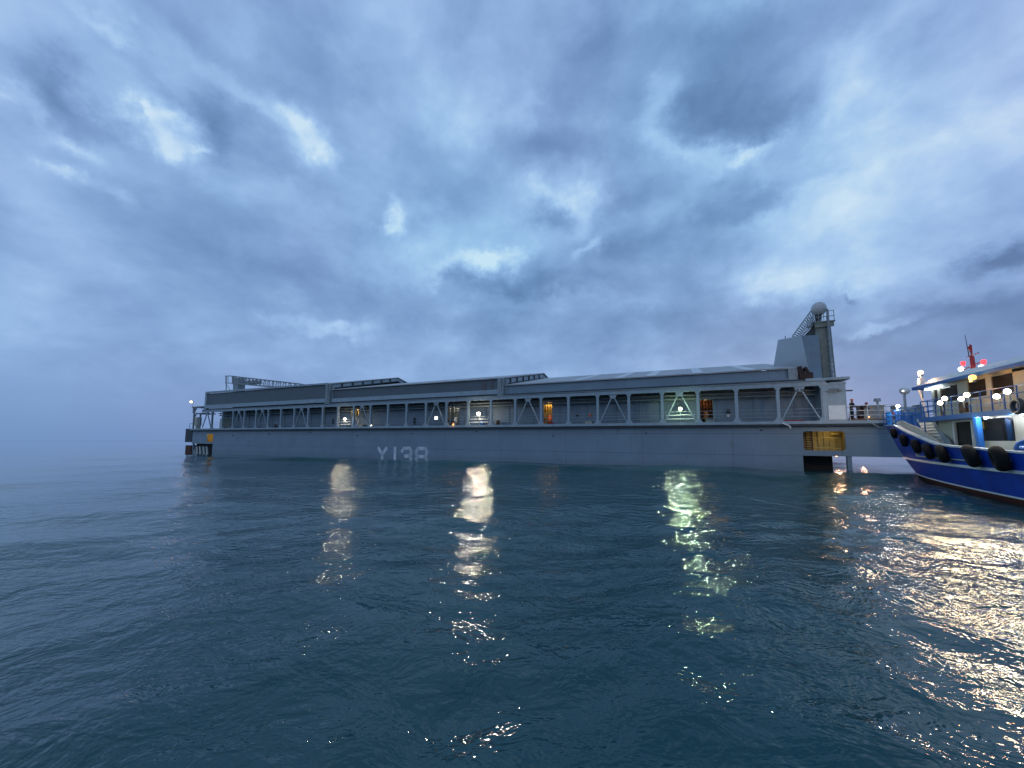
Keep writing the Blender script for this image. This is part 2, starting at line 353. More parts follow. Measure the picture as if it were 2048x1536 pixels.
sea = bpy.data.objects.new('water', me); COL.objects.link(sea); tag(sea, 'dark teal sea with low swell and lamp reflections', 'sea', kind='structure')

# ------------------------------------------------------------------ the covered barge (local: x along the side to the right, y into the hull, z up)
A = Vector(((1700-1024)/760*37, 37.0, 0)); DX, DY = .9106, -.4133
barge = empty('covered_barge', A, (0, R(.3), math.atan2(DY, DX)))
tag(barge, 'long blue-grey covered barge with truss sides marked Y138', 'barge')
CL = Vector((0, 0, HC))
def P(px, py, t):                                  # barge-local point seen at a picture position, at depth t behind the side
    d = pix_dir(px, py); n_ = Vector((-DY, DX, 0)); p = CL + d*((t - (CL-A).dot(n_))/d.dot(n_)) - A
    l = p.x*DX + p.y*DY; return Vector((l, t, p.z + l*.6/115))
def sx(px, t=0, py=858): return P(px, py, t).x
def sz(px, py, t=0): return P(px, py, t).z
HF = .5                                            # hull face
XL, XR = -115.0, 7.0
def prt(mb, name, m, parent=barge, **k): return mb.build(name, M[m] if isinstance(m, str) else m, parent, **k)

h = MB(); h.box(-107.0, -3.7, HF, 34.6, -2.5, 4.6)
for (a, bb, w0, w1_, zb) in ((-3.7, XR, -3.6, -.2, 1.38), (XL, -107.0, -109.6, -106.9, 1.6)):
    z0, z1 = 1.92, 3.86
    if a < -50: z0, z1 = 2.0, 3.7; w0, w1_ = -109.4, -107.0
    h.box(a, w0, HF, HF+.25, zb, 4.6)
    if w1_ < bb: h.box(w1_, bb, HF, HF+.25, zb, 4.6)
    h.box(w0, w1_, HF, HF+.25, zb, z0); h.box(w0, w1_, HF, HF+.25, z1, 4.6)
    h.box(a, bb, HF+.25, 34.6, zb, zb+.2)
    h.box(a, bb, 34.35, 34.6, zb+.2, 4.6)
h.box(XR-.2, XR, HF+.25, 34.35, 1.58, 4.6); h.box(XL, XL+.2, HF+.25, 34.35, 1.8, 4.6)
# rounded corners of the big opening
for (x, z, ux, uz) in ((-3.6, 1.92, 1, 1), (-3.6, 3.86, 1, -1), (-.2, 1.92, -1, 1), (-.2, 3.86, -1, -1)):
    r = .3; pts = [Vector((x, HF+.02, z))]
    for i in range(7):
        a = PI/2*i/6; pts.append(Vector((x+ux*r*(1-math.cos(a)), HF+.02, z+uz*r*(1-math.sin(a)))))
    h.poly(pts, (0, .2, 0))
hull = prt(h, 'hull', 'hull')
def columns(xs_, name, m, z0, z1, t, w):
    for x in xs_: prt(MB().box(x-w/2, x+w/2, t, t+w, z0, z1), name, m)
columns([.05, XR-.4], 'hull_leg', 'hull', -2.5, 1.38, HF+.1, .36)
columns([.05, XR-.5], 'hull_leg', 'hull', -2.5, 1.38, 33, .5)
columns([-114.7], 'hull_leg', 'hull', -2.5, 1.6, HF+.1, .3); columns([-114.8], 'hull_leg', 'hull', -2.5, 1.6, 33, .5)
# black walls painting in the darkness under the end of the hull
prt(MB().box(-3.69, -.85, 2.2, 2.6, -2.5, 1.38).box(-3.69, -3.5, 2.6, 30, -2.5, 1.38), 'void_dark_wall', 'black')
prt(MB().box(-114.5, -107.01, 1.2, 1.6, -2.5, 1.6), 'void_dark_wall', 'black')
for x in (388, 393.5, 400, 407, 413.5):
    a = P(x, 893, .9); b = P(x+1.5, 910, .9); prt(MB().bar((a.x,a.y,a.z),(b.x,b.y,-1.2), .3, .2), 'pile', 'white')
prt(MB().box(-117.6, -115.0, .4, 1.6, 1.9, 4.9).box(-117.4,-115.0,.55,6,1.9,4.7), 'end_fender_plate', 'dark')
prt(MB().box(-117.2, -115.0, .4, 4, -1.5, 1.2), 'end_fender_plate', 'rust')
# yellow painted rooms seen through the side openings
def room(x0, x1, z0, z1, d, ribs):
    y0 = HF+.26
    r = prt(MB().box(x0-.25, x1+.25, y0+d, y0+d+.1, z0-.1, z1+.3).box(x0-.4, x0-.26, y0, y0+d, z0-.1, z1+.3)
        .box(x1+.26, x1+.4, y0, y0+d, z0-.1, z1+.3).box(x0-.25, x1+.25, y0, y0+d, z0-.25, z0-.12).box(x0-.25, x1+.25, y0, y0+d, z1+.31, z1+.4), 'machinery_room', 'yellow')
    for i in range(ribs):
        x = x0 + (x1-x0)*(i+.5)/ribs; MBx = MB().box(x-.04, x+.04, y0+d-.14, y0+d-.02, z0-.1, z1+.3); MBx.build('frame_rib', M['yellow'], r)
    return r
rm = room(-3.6, -.2, 1.92, 3.86, 1.6, 7)
rk = MB()
for i in range(9): rk.box(-3.55, -2.75, HF+.6, HF+.68, 1.95+i*.23, 2.03+i*.23)
rk.box(-2.75, -2.66, HF+.6, HF+.7, 1.82, 4.1); rk.build('louvre', M['rust'], rm)
MB().tube((-3.5, HF+.9, 2.15), (-.3, HF+.9, 2.15), .06).tube((-2.6, HF+1.2, 3.2), (-.3, HF+1.2, 3.2), .04).tube((-.9,HF+1.4,3.6),(-.3,HF+1.4,3.6),.14).build('pipe', M['yellow'], rm)
point('room_light', (-1.2, 1.3, 3.75), (1,.8,.42), 11, barge, .15)
rm2 = room(-109.4, -107.3, 2.0, 3.7, 1.6, 4)
point('room_light', (-108.2, 1.3, 3.5), (1,.78,.4), 20, barge, .15)
# deck and its edge
prt(MB().box(XL, XR, .3, 34.6, 4.61, 4.8), 'deck', 'dark')
prt(MB().box(XL, 3.6, -.12, .28, 4.6, 4.9), 'deck_edge', 'trim')
prt(MB().box(XL, 3.6, -.04, .3, 4.4, 4.59), 'edge_shade_strip', 'dark')  # dark strip painting in the shade band under the deck edge
prt(MB().box(.1, XR, .4, 8, 4.81, 5.06), 'raised_deck', 'plank')
# hull number
def stroke(mb, pts, w=.5):
    y = HF-.012
    for a, b_ in zip(pts, pts[1:]):
        a = Vector((a[0], y, a[1])); b_ = Vector((b_[0], y, b_[1])); d = (b_-a).normalized()
        mb.bar(a-d*w*.28, b_+d*w*.28, .02, w, up=(0,1,0)) if False else mb.poly([a-d*w*.25+Vector((-d.z,0,d.x))*w/2, b_+d*w*.25+Vector((-d.z,0,d.x))*w/2, b_+d*w*.25-Vector((-d.z,0,d.x))*w/2, a-d*w*.25-Vector((-d.z,0,d.x))*w/2], (0,.009,0))
nx0 = sx(757, HF); nx1 = sx(856, HF); top = 1.62; bot = -1.25; mid = (top+bot)/2
def glyph(px0, px1, ch):
    a, b_ = sx(px0, HF), sx(px1, HF); g = MB(); i = .2; w = b_-a; cx = (a+b_)/2; ii = .5
    if ch == 'Y': S_ = [[(a+i, top-.2), (cx, mid+.1)], [(b_-i, top-.2), (cx, mid+.1)], [(cx, mid), (cx, bot)]]
    if ch == '1': S_ = [[(cx, top-.1), (cx, bot)]]
    if ch == '3': S_ = [[(a+i,top-.75),(a+.55,top-.21),(b_-ii,top-.2),(b_-i,top-.6),(b_-i,mid+.35),(b_-.45,mid)],[(a+.8,mid),(b_-.45,mid)],[(b_-.45,mid),(b_-i,mid-.35),(b_-i,bot+.5),(b_-ii,bot+.2),(a+.5,bot+.2),(a+i,bot+.7)]]
    if ch == '8': S_ = [[(a+.45,mid),(a+i,mid+.35),(a+i,top-.6),(a+ii,top-.2),(b_-ii,top-.2),(b_-i,top-.6),(b_-i,mid+.35),(b_-.45,mid),(a+.45,mid)],[(a+.45,mid),(a+i,mid-.35),(a+i,bot+.5),(a+ii,bot+.2),(b_-ii,bot+.2),(b_-i,bot+.5),(b_-i,mid-.35),(b_-.45,mid)]]
    for k, s_ in enumerate(S_): stroke(g, s_)
    g.build('hull_number', M['number'], hull)
glyph(756, 776, 'Y'); glyph(784, 798, '1'); glyph(803, 825, '3'); glyph(832, 856, '8')

# posts, A braces, chords
BAY = 3.757; X0 = -107.1; ZT = 8.45
pm = MB().box(-.15, .15, 0, .05, 4.9, ZT).box(-.15, .15, .25, .3, 4.9, ZT).box(-.04, .04, .05, .25, 4.9, ZT)
pm.hexa([(-.42,-.02,4.9),(.42,-.02,4.9),(.42,.3,4.9),(-.42,.3,4.9)], [(-.17,-.02,5.3),(.17,-.02,5.3),(.17,.3,5.3),(-.17,.3,5.3)])
pm.hexa([(-.17,-.02,8.2),(.17,-.02,8.2),(.17,.3,8.2),(-.17,.3,8.2)], [(-.34,-.02,8.45),(.34,-.02,8.45),(.34,.3,8.45),(-.34,.3,8.45)])
p0 = prt(pm, 'truss_post', 'trim')
for i in range(29):
    o = p0 if i == 0 else copy_tree(p0, barge); o.location = (X0+BAY*i, 0, 0)
bm_ = MB().bar((-1.55,.12,5.15), (-.12,.12,8.2), .16, .12).bar((1.55,.12,5.15), (.12,.12,8.2), .16, .12).hexa([(-.25,.04,7.95),(.25,.04,7.95),(.25,.2,7.95),(-.25,.2,7.95)],[(-.5,.04,8.45),(.5,.04,8.45),(.5,.2,8.45),(-.5,.2,8.45)])
b0 = prt(bm_, 'truss_brace', 'trim')
for j, i in enumerate((-1, 2, 4, 7, 11, 15, 19, 22, 24, 27)):
    o = b0 if j == 0 else copy_tree(b0, barge); o.location = (X0+BAY*(i+.5), 0, 0)
prt(MB().box(-110.8, -1.6, -.06, .4, ZT, 8.93).box(-110.8, -1.6, -.2, .5, 8.93, 8.98), 'top_chord', 'trim')
prt(MB().box(-110.8, -2.0, .2, .6, 8.99, 9.2), 'gap_shade_strip', 'dark')  # dark strip stands in for the shaded gap below the covers
# recessed side wall with its openings
T = 2.2
holes = [(702,716,4.9,8.0,'yellow'), (891,918,5.1,8.3,'mix'), (1087,1104,5.1,8.2,'yellow'), (1401,1427,5.0,7.6,'rust')]
w = MB(); x = -107.1
for a, b_, z0, z1, k in holes:
    a, b_ = sx(a, T), sx(b_, T); w.box(x, a, T, T+.15, 4.81, 8.9); w.box(a, b_, T, T+.15, z1, 8.9); w.box(a, b_, T, T+.15, 4.81, z0); x = b_
w.box(x, -2.0, T, T+.15, 4.81, 8.9)
for i in range(28): w.box(X0+BAY*(i+.5)-.05, X0+BAY*(i+.5)+.05, T-.08, T, 4.81, 8.2)
wall = prt(w, 'side_wall', 'wall')
prt(MB().box(-107.1, -2.0, T+.16, T+.2, 8.0, 8.05).box(-107.1, -2, .5, T, 8.95, 9.1), 'walkway_roof', 'dark')
pp = MB().tube((-107, 1.5, 7.75), (-2.1, 1.5, 7.75), .11).tube((-107, 1.2, 8.15), (-2.1, 1.2, 8.15), .07).box(-107,-2.1,1.75,2.15,7.95,8.3)
for i in range(29): pp.bar((X0+BAY*i+.3, 1.5, 7.75), (X0+BAY*i+.3, 1.5, 8.9), .07)
prt(pp, 'service_pipe', 'steel')
for n, (a, b_, z0, z1, k) in enumerate(holes):
    a, b_ = sx(a, T), sx(b_, T); g = MB().box(a-1.5, b_+1.5, T+2.6, T+2.7, 4.9, 8.5)
    bk = prt(g, 'interior_bulkhead', {'mix':'steel','yellow':'yellow','rust':'rust'}[k])
    g = MB(); rnd = random.Random(n)
    for j in range(6):
        z = z0+.2+j*(z1-z0-.3)/6; g.box(a-.5, b_+.6, T+1.2, T+1.3, z, z+.07)
    for j in range(4):
        xx = a+(b_-a)*(.1+.25*j); g.tube((xx, T+.8+.2*j, 4.9), (xx, T+.8+.2*j, 8.4), .06)
    g.build('interior_pipework', M['yellow' if k == 'yellow' else 'steel' if k == 'mix' else 'rust'], bk)
    MB().tube(((a+b_)/2, T+.9, 5.0), ((a+b_)/2, T+.9, 6.0), .3, .3, 14).sphere(((a+b_)/2, T+.9, 6.0), .3, 14, 8).build('machine', M['orange' if n == 2 else 'white' if k != 'rust' else 'plank'], bk, True)
    point('interior_light', ((a+b_)/2, T+.5, z1-.2), (1,.62,.25) if k != 'mix' else (1,.85,.65), (60, 75, 90, 26)[n], barge, .1)
# crane hook block hanging in the first opening, small lit windows, doors and boxes on the wall
prt(MB().box(*(lambda a: (a-.3, a+.3))(sx(711,1.2)), 1.0, 1.3, 7.0, 7.8).tube((sx(711,1.2),1.15,6.3),(sx(711,1.2),1.15,7.0),.1), 'hook_block', 'yellow')
def onwall(px0, px1, py0, py1, name, m, th=.05, t_=T):
    a, b_ = P(px0, py1, t_), P(px1, py0, t_); return prt(MB().box(a.x, b_.x, t_-th, t_-.002, a.z, b_.z), name, m)
onwall(869, 875, 833, 839, 'lit_window', E_P)
onwall(828, 831, 835, 848, 'wall_box', 'dark', .3); onwall(456, 458, 838, 850, 'wall_box', 'dark', .3); onwall(665, 668, 838, 848, 'wall_box', 'dark', .2)
onwall(1452, 1459, 819, 828, 'wall_box', 'dark', .3); onwall(1453, 1458, 829, 834, 'lifebuoy_box', 'white', .3)
onwall(1153, 1156, 829, 833, 'wall_box', 'rust', .2); onwall(1178, 1182, 828, 833, 'wall_box', 'orange', .2)
onwall(458, 462, 838, 857, 'locker', 'cream', 1.9)
# guard rails
r_ = MB()
for z in (5.35, 5.75, 6.15): r_.tube((-107, .14, z), (-2, .14, z), .022, n=6)
prt(r_, 'guard_rail', 'trim')
# lamps along the side deck
def deck_lamp(px, py, em, col, watt, t=.1, rail=True, r=.2, zb=4.9):
    c = P(px, py, t); l = prt(MB().tube((c.x,.25,zb),(c.x,.25,c.z-.1),.035,n=8).tube((c.x,.25,c.z+.2),(c.x,.25,c.z-.2),.2,.12,12), 'deck_lamp', 'trim')
    MB().sphere((c.x, -.02, c.z), r, 16, 10).build('bulb', em, l, True)
    if rail:
        g = MB()
        for z in (5.3, 5.75): g.tube((c.x-1.5,.1,z),(c.x+1.5,.1,z),.045,n=8)
        g.build('lamp_rail', M['white'], l)
    point('lamp_light', (c.x, -.3, c.z), col, watt*.16, barge, r)
    if watt > 100: point('lamp_flood', (c.x, -.35, c.z), col, watt*1.15, barge, r*.6, spot=150, aim=(-.15,-1,-.25))
    return l
deck_lamp(690.5, 838, E_W, (1,.86,.62), 600); deck_lamp(957.5, 828, E_W, (1,.88,.68), 1500, r=.26); deck_lamp(1360, 818, E_G, (.72,1,.6), 1000)
deck_lamp(907, 849, E_O, (1,.4,.08), 40, rail=False, r=.11); deck_lamp(743, 851, E_W, (1,.8,.6), 10, rail=False, r=.06, zb=5.0)
# hold covers: three telescoping sections with gabled roofs
def cover(px0, px1, y0, zb, zr, zt, rise, m, gable, light_bays):
    a = px0 if px0 < 0 else sx(px0, y0, 775); b_ = px1 if px1 < 0 else sx(px1, y0, 775); y1 = 34.6-y0; ym = 17.4
    c = prt(MB().box(a, b_, y0, y0+.12, zr, zt).box(a, b_, y1-.12, y1, zb, zt).add([(a,y0+.12,zr),(a,y0+.12,zt),(a,ym,zt+rise-.15),(a,y1-.12,zt),(a,y1-.12,zr)], [(0,1,2,3,4)]), 'hold_cover', m)
    MB().box(a, b_, y0-.18, y0+.2, zb, zr).box(a, b_, y0-.26, y0-.18, zb, zb+.12).build('cover_rim', M['trim'] if gable else M['cover2'], c)
    MB().hexa([(a-.15,y0-.25,zt),(b_+.1,y0-.25,zt),(b_+.1,ym,zt+rise),(a-.15,ym,zt+rise)], [(a-.15,y0-.25,zt+.14),(b_+.1,y0-.25,zt+.14),(b_+.1,ym,zt+rise+.14),(a-.15,ym,zt+rise+.14)]).hexa(
       [(a-.15,ym,zt+rise),(b_+.1,ym,zt+rise),(b_+.1,y1+.25,zt),(a-.15,y1+.25,zt)], [(a-.15,ym,zt+rise+.14),(b_+.1,ym,zt+rise+.14),(b_+.1,y1+.25,zt+.14),(a-.15,y1+.25,zt+.14)]).build('cover_roof', M['roof'], c)
    s = rise/(ym-y0+.25)
    for x in light_bays:
        MB().hexa([(x-.55,y0-.2,zt+.15+.05*s),(x+.55,y0-.2,zt+.15+.05*s),(x+.55,ym-.1,zt+rise+.13),(x-.55,ym-.1,zt+rise+.13)],[(x-.55,y0-.2,zt+.18+.05*s),(x+.55,y0-.2,zt+.18+.05*s),(x+.55,ym-.1,zt+rise+.16),(x-.55,ym-.1,zt+rise+.16)]).build('roof_light_strip', M['roofl'], c)
    MB().box(b_-.7, b_-.12, y0-.3, y0-.02, zb-.3, zt).box(b_-.1, b_+.15, y0-.2, y0+.3, zb-.3, zt).box(b_+.15,b_+.5,y0+.3,y0+.6,zb-.3,zt).build('end_column', M['steel'], c)
    if gable:
        g = MB(); cl = MB(); n = 7
        for sgn, ye in ((1, y0), (-1, y1)):
            for i in range(n):
                ya = y0 + (ym-y0)*i/n; yb = y0 + (ym-y0)*(i+1)/n; za = zt+rise*i/n; zb_ = zt+rise*(i+1)/n
                if sgn < 0: ya, yb = y0+y1-ya, y0+y1-yb
                cl.hexa([(b_-.1,ya,za-gable),(b_-.1,yb,zb_-gable),(b_-.05,yb,zb_-gable),(b_-.05,ya,za-gable)], [(b_-.1,ya,za-.05),(b_-.1,yb,zb_-.05),(b_-.05,yb,zb_-.05),(b_-.05,ya,za-.05)])
                for q_ in (0, .28): g.bar((b_, ya+q_*sgn, za-gable-.05+q_*rise/(ym-y0)), (b_, ya+q_*sgn, za-.02+q_*rise/(ym-y0)), .12)
            g.bar((b_, ye, zt-gable), (b_, ym, zt+rise-gable), .14, .16).bar((b_, ye, zt+.02), (b_, ym, zt+rise+.02), .16, .18)
        g.build('gable_frame', M['dark'], c); cl.build('gable_cladding', M['trim'], c)
    return c
cover(-109.4, 659, .0, 9.25, 9.95, 12.45, 3.75, 'cover', .72, [])
cover(666, 1005, .35, 9.25, 9.9, 11.42, 3.45, 'cover', .8, [])
ls = [sx(p, .8, 745) for p in (1150, 1235, 1300, 1395, 1500)]
c3 = cover(1012, 1592, .7, 9.25, 9.45, 10.4, 3.5, 'cover2', 0, ls)
onc = prt(MB().box(sx(980, .3), sx(985, .3), .3, .348, 9.9, 11.3).box(sx(963,.3), sx(971,.3), .3, .348, 9.9, 11.3), 'patched_cladding', 'patch')
# left end frame of the covers
prt(MB().hexa([(-110.0,-.1,8.98),(-109.3,-.1,8.98),(-109.3,.5,8.98),(-110.0,.5,8.98)], [(-109.9,-.1,12.7),(-109.3,-.1,12.7),(-109.3,.5,12.7),(-109.9,.5,12.7)]).bar((-109.5,-.12,12.75),(-72,-.12,12.58),.3,.3), 'cover_end_frame', 'trim')
# rusty end of the last cover
e = MB(); x = sx(1592, .7, 750)
e.box(x+.5, x+.75, .8, 33.5, 8.99, 10.4).box(x+.15, x+1.3, .3, .9, 9.0, 9.9).bar((x+.5,.6,9.0),(x+.2,.6,10.6),.4).bar((x+1.4,.6,9.0),(x+.7,.6,10.5),.25)
e.add([(x+.5,.9,10.4),(x+.5,33.4,10.4),(x+.5,17.4,13.7),(x+.75,.9,10.4),(x+.75,33.4,10.4),(x+.75,17.4,13.7)], [(0,1,2),(3,5,4),(0,3,5,2)])
prt(e, 'end_machinery', 'endrust')
# end block with pipes
b = prt(MB().box(-1.85, -.05, .05, 4, 4.9, 8.7).box(-1.3, -.0, -.02, .05, 8.55, 8.72).box(-1.95,-1.6,-.05,.05,4.9,8.7), 'end_house', 'trim')
MB().tube((-1.7,-.06,7.85),(-.35,-.06,7.9),.05).tube((-1.4,-.06,8.05),(-.7,-.06,8.05),.04).tube((-1.5,-.06,7.7),(-.8,-.06,7.7),.03).tube((-.5,-.1,7.9),(-.7,-.1,7.9),.12).build('pipe', M['tower'], b)
MB().tube((-.05,.2,7.85),(.5,.2,7.85),.07).build('horn', M['dark'], b)
MB().box(-1.55,-.2,-.06,.04,5.0,6.4).build('lower_panel', M['white'], b)  # plain white panel on the lower wall
prt(MB().box(-3.2,.35,.1,5,8.98,9.25).box(-3.2,.2,.0,.1,9.0,9.12), 'tower_platform', 'trim')
# conveyor tower with radome, casing and lattice boom
tw = MB(); ty = 4.0
c1 = P(1639,650,ty+1.2)
cb = P(1649,762,ty+1); tw.tube(cb, P(1637,650,ty+1), .62, .7, 16)
tower = prt(tw, 'conveyor_tower', 'tower')
zt_ = c1.z
MB().box(c1.x-.95, c1.x+1.0, ty, ty+2.4, zt_, zt_+.12).box(c1.x-.8, c1.x+.9, ty+.1, ty+.3, zt_-.5, zt_).build('platform', M['tower'], tower)
lat = MB(); b1 = P(1664,760,ty-.2); t1 = P(1652,618,ty-.2); b2 = P(1650,760,ty+2.2); t2 = P(1645,648,ty+2.2); b3 = P(1670,762,ty+2.2); t3 = P(1657,645,ty+2.2)
lat.bar(b1, t1, .16); lat.bar(b3, t3, .13); lat.bar(b2, t2, .1)
n = 12
for i in range(n):
    f0, f1 = i/n, (i+1)/n
    lat.bar(b1.lerp(t1, f0*.85), b3.lerp(t3, f1), .05); lat.bar(b1.lerp(t1, f1*.85), b3.lerp(t3, f1), .05)
    lat.bar(b2.lerp(t2, f0), b3.lerp(t3, f1), .05); lat.bar(b2.lerp(t2, f0), b1.lerp(t1, f1*.85), .05)
lat.build('lattice_leg', M['steel'], tower)
for yy in (ty, ty+2.3):
    rail = MB()
    for i in range(5):
        x = c1.x-.9+i*.45; rail.bar((x, yy, zt_+.1), (x, yy, zt_+1.2), .05)
    for z in (.6, 1.2): rail.bar((c1.x-.95, yy, zt_+z), (c1.x+.95, yy, zt_+z), .06)
    rail.build('platform_rail', M['steel'], tower)
bc = P(1635.5, 618, ty+1.0)
MB().sphere(bc, .71, 28, 18, 1.1).build('radome', M['radome'], tower, True)
MB().tube(bc-Vector((.1,0,.7)), (bc.x-.15, bc.y, zt_+.1), .35, .2, 12).build('radome_mount', M['dark'], tower)
for k, (q0, q1, q2, q3) in enumerate((((1583,673),(1620,622),(1598,677),(1628,645)),)):
    bm2 = MB()
    for t_ in (ty+.5, ty+2.5):
        a0, a1 = P(*q0, t_), P(*q1, t_); c0_, c1_ = P(*q2, t_), P(*q3, t_)
        bm2.bar(a0, a1, .12); bm2.bar(c0_, c1_, .14)
        for i in range(13):
            f = i/12; bm2.bar(a0.lerp(a1, f), c0_.lerp(c1_, f), .07)
            if i < 12: bm2.bar(a0.lerp(a1, f), c0_.lerp(c1_, (i+1)/12), .05)
    bm2.build('lattice_boom', M['steel'], tower)
    MB().hexa([P(1600,679,ty+.6), P(1627,649,ty+.6), P(1627,649,ty+2.4), P(1600,679,ty+2.4)],[P(1603,690,ty+.6), P(1630,664,ty+.6), P(1630,664,ty+2.4), P(1603,690,ty+2.4)]).build('belt_trough', M['dark'], tower)
# casing: a big slab sided housing
q = [P(1541,760,9), P(1621,762,3.2), P(1643,757,3.4), P(1615,757,11)]; u_ = [P(1554.5,680,8.5), P(1601.5,671.5,3.2), P(1636,670,3.6), P(1611,672,11)]
nrm = (q[1]-q[0]).cross(u_[1]-q[0])                      # keep the big left face flat
tt = min(np.arange(2, 14, .02), key=lambda t_: abs((P(1554.5,680,t_)-q[0]).dot(nrm))); u_[0] = P(1554.5,680,tt)
cs = MB().hexa(q, u_).build('conveyor_casing', M['casing'], tower)
ev = Vector((.0, -.03, 0)); MB().add([q[1]+ev, q[2]+ev, u_[2]+ev, u_[1]+ev, q[1]+ev*.2, q[2]+ev*.2, u_[2]+ev*.2, u_[1]+ev*.2], [(0,1,2,3),(4,7,6,5),(0,4,5,1),(1,5,6,2),(2,6,7,3),(3,7,4,0)]).build('casing_end_shade', M['cover2'], cs)  # darker sheet paints in the shade of this turned face
MB().tube(P(1569,679,7), P(1569,672,7), .04, n=6).build('antenna', M['dark'], cs)
# conveyor truss at the far left end
ct = MB(); L0, L1 = P(450.5,752,6), P(600,768,6); B0, B1 = P(450.5,766,6), P(600,776,6)
L0b, L1b = P(464,752,6), None
for dy in (0, 1.6):
    d = Vector((0,dy,0)); ct.bar(L0+d, P(460,752,6)+d, .16).bar(P(460,752,6)+d, L1+d, .3, .22).bar(B0+d, P(472,767,6)+d, .16).bar(P(466,766.5,6)+d, P(515,771,6)+d, .2).bar(P(515,771,6)+d, B1+d, .15)
    for px in (451,455.5,464,467.5,472,478,484,490,497,505,513,521,530,538,546,556,566,577,588):
        yt = 752+max(0,px-460)*16/140; yb = 766+(px-450)*10/150; ct.bar(P(px,yt,6)+d, P(px,yb,6)+d, .1)
        if px > 464: ct.bar(P(px,yt,6)+d, P(px+7,yb,6)+d, .06)
    ct.bar(P(452,752,6)+d, P(452,790,6)+d, .14).bar(P(452,768,6)+d, P(461,782,6)+d, .08)
ct.box(sx(461,6), sx(470,6), 6, 7.6, 9, sz(465,757,6)); ct.box(sx(482,6), sx(504,6), 6.1, 7.5, sz(490,768,6), sz(490,762,6))
prt(ct, 'conveyor_truss', 'steel')
# left end platform
pl = MB(); a, b_ = sx(386,.3), sx(402,.3); zz = sz(394,826,.3)
pl.box(a-.2, b_, .2, 3, zz-.2, zz).bar((a,.3,4.9),(a,.3,sz(386,815,.3)),.25).bar((b_-.6,.3,4.9),(b_-.6,.3,zz),.25).box(a-.8,b_+.1,.1,2.6,sz(394,813,.3)-.25,sz(394,813,.3)).bar((a,.3,zz-1.4),(a+1,.3,zz),.15)
pl.bar((a-.5,.3,zz),(a-.5,.3,sz(386,813,.3)),.15).bar((a,.3,zz+.1),(a+1.2,.3,zz+1.5),.15)
prt(pl, 'end_platform', 'steel')
prt(MB().tube((sx(395,.8),.8,5.6),(sx(395,.8),.8,7.3),.62,n=18).tube((sx(395,.8),.8,7.3),(sx(395,.8),.8,7.5),.62,.3,18).tube((sx(395,.8),.8,4.9),(sx(395,.8),.8,5.6),.4,n=12), 'tank', 'cream')
prt(MB().tube((sx(379,.3),.3,4.9),(sx(379,.3),.3,6.1),.05).tube((sx(385,.3),.3,4.9),(sx(385,.3),.3,6.1),.05).tube((sx(379,.3),.3,6.1),(sx(385,.3),.3,6.1),.05), 'end_rail', 'trim')
deck_lamp(385, 804, E_O if False else emit('lamp_amber', (1,.7,.4), 4), (1,.6,.3), 220, t=.25, rail=False, r=.24, zb=sz(386,815,.3))
# hanging rope fender tackle at the right end, small red line on deck
prt(MB().bar(P(1563,846,-.2), P(1578,851,-.2), .12).bar(P(1578,851,-.2), P(1581,857,-.2), .1), 'mooring_tackle', 'white')
prt(MB().tube((-5.2,.6,4.99),(-3.4,.6,4.99),.05,n=8), 'hose', 'redm')
# railing and gear on the open end deck
g = MB()
for z in (5.4, 5.85, 6.35): g.tube((.1,.1,z),(4.2,.1,z),.028,n=6)
for x in np.arange(.15, 4.4, 1.35): g.tube((x,.1,4.9),(x,.1,6.35),.03,n=6)
prt(g, 'end_deck_rail', 'white')
g = MB(); ya = 9
for z in (5.6, 6.2, 6.8): g.tube((2.5,ya,z),(XR,ya,z),.05,n=6)
for x in np.arange(2.5, XR, 1.1): g.tube((x,ya,4.9),(x,ya,6.9),.045,n=6)
prt(g, 'far_deck_rail', 'white')
prt(MB().box(3.2, 4.9, 6, 8, 5.07, 6.7).box(3.1,5.0,5.9,8.1,6.7,6.8).box(3.7,4.1,5.95,6,6.1,6.4), 'deck_locker', 'cream')
prt(MB().tube((1.3,3.4,5.06),(1.3,3.4,5.7),.2).tube((2.0,3.4,5.06),(2.0,3.4,5.7),.2).tube((1.1,3.4,5.6),(2.2,3.4,5.6),.09).box(1.0,2.3,3.1,3.7,5.06,5.14), 'bollard', 'rust')
wn = prt(MB().box(5.3,7.2,4,6,5.07,5.3).tube((5.5,5,5.9),(7,5,5.9),.55,n=18).box(5.3,5.5,4.3,5.7,5.3,6.6).box(7,7.2,4.3,5.7,5.3,6.6), 'mooring_winch', 'steel')
prt(MB().box(.5,8.6,33.6,33.8,4.8,5.2).box(.5,8.6,30,30.2,6.9,7.6).tube((1,30.1,4.8),(1,30.1,7),.1).tube((4.5,30.1,4.8),(4.5,30.1,7),.1).tube((8,30.1,4.8),(8,30.1,7),.1), 'far_gangway', 'cream')
point('end_deck_light', (1.9, 1.6, 5.5), (1,.5,.2), 14, barge, .08)
MB().sphere((1.85, .9, 5.25), .07, 10, 6).build('deck_light', E_O, barge, True)
sd = prt(MB().tube((3.6,3.8,5.06),(3.6,3.8,7.0),.09).tube((3.6,3.8,7.0),(3.6,3.8,7.3),.3,.25,14), 'satellite_mast', 'trim')
sp_ = P(1815, 781, 3.8)
MB().sphere(Vector((sx(1815,3.8),3.8,sz(1815,781,3.8))), .4, 18, 12).build('small_radome', M['white'], sd, True)
MB().tube((sx(1815,3.8),3.8,5.06),(sx(1815,3.8),3.8,sz(1815,785,3.8)),.06).build('mast', M['trim'], sd)
# under-deck lamps lighting the water beneath the end
for x_, t_, w_ in ((.6, 6, 70), (2.4, 9, 60), (5.5, 14, 60)):
    MB().sphere((x_, t_, 1.25), .09, 10, 6).build('underdeck_lamp', E_O, barge, True)
    point('underdeck_light', (x_, t_, 1.1), (1,.55,.3), w_, barge, .1)

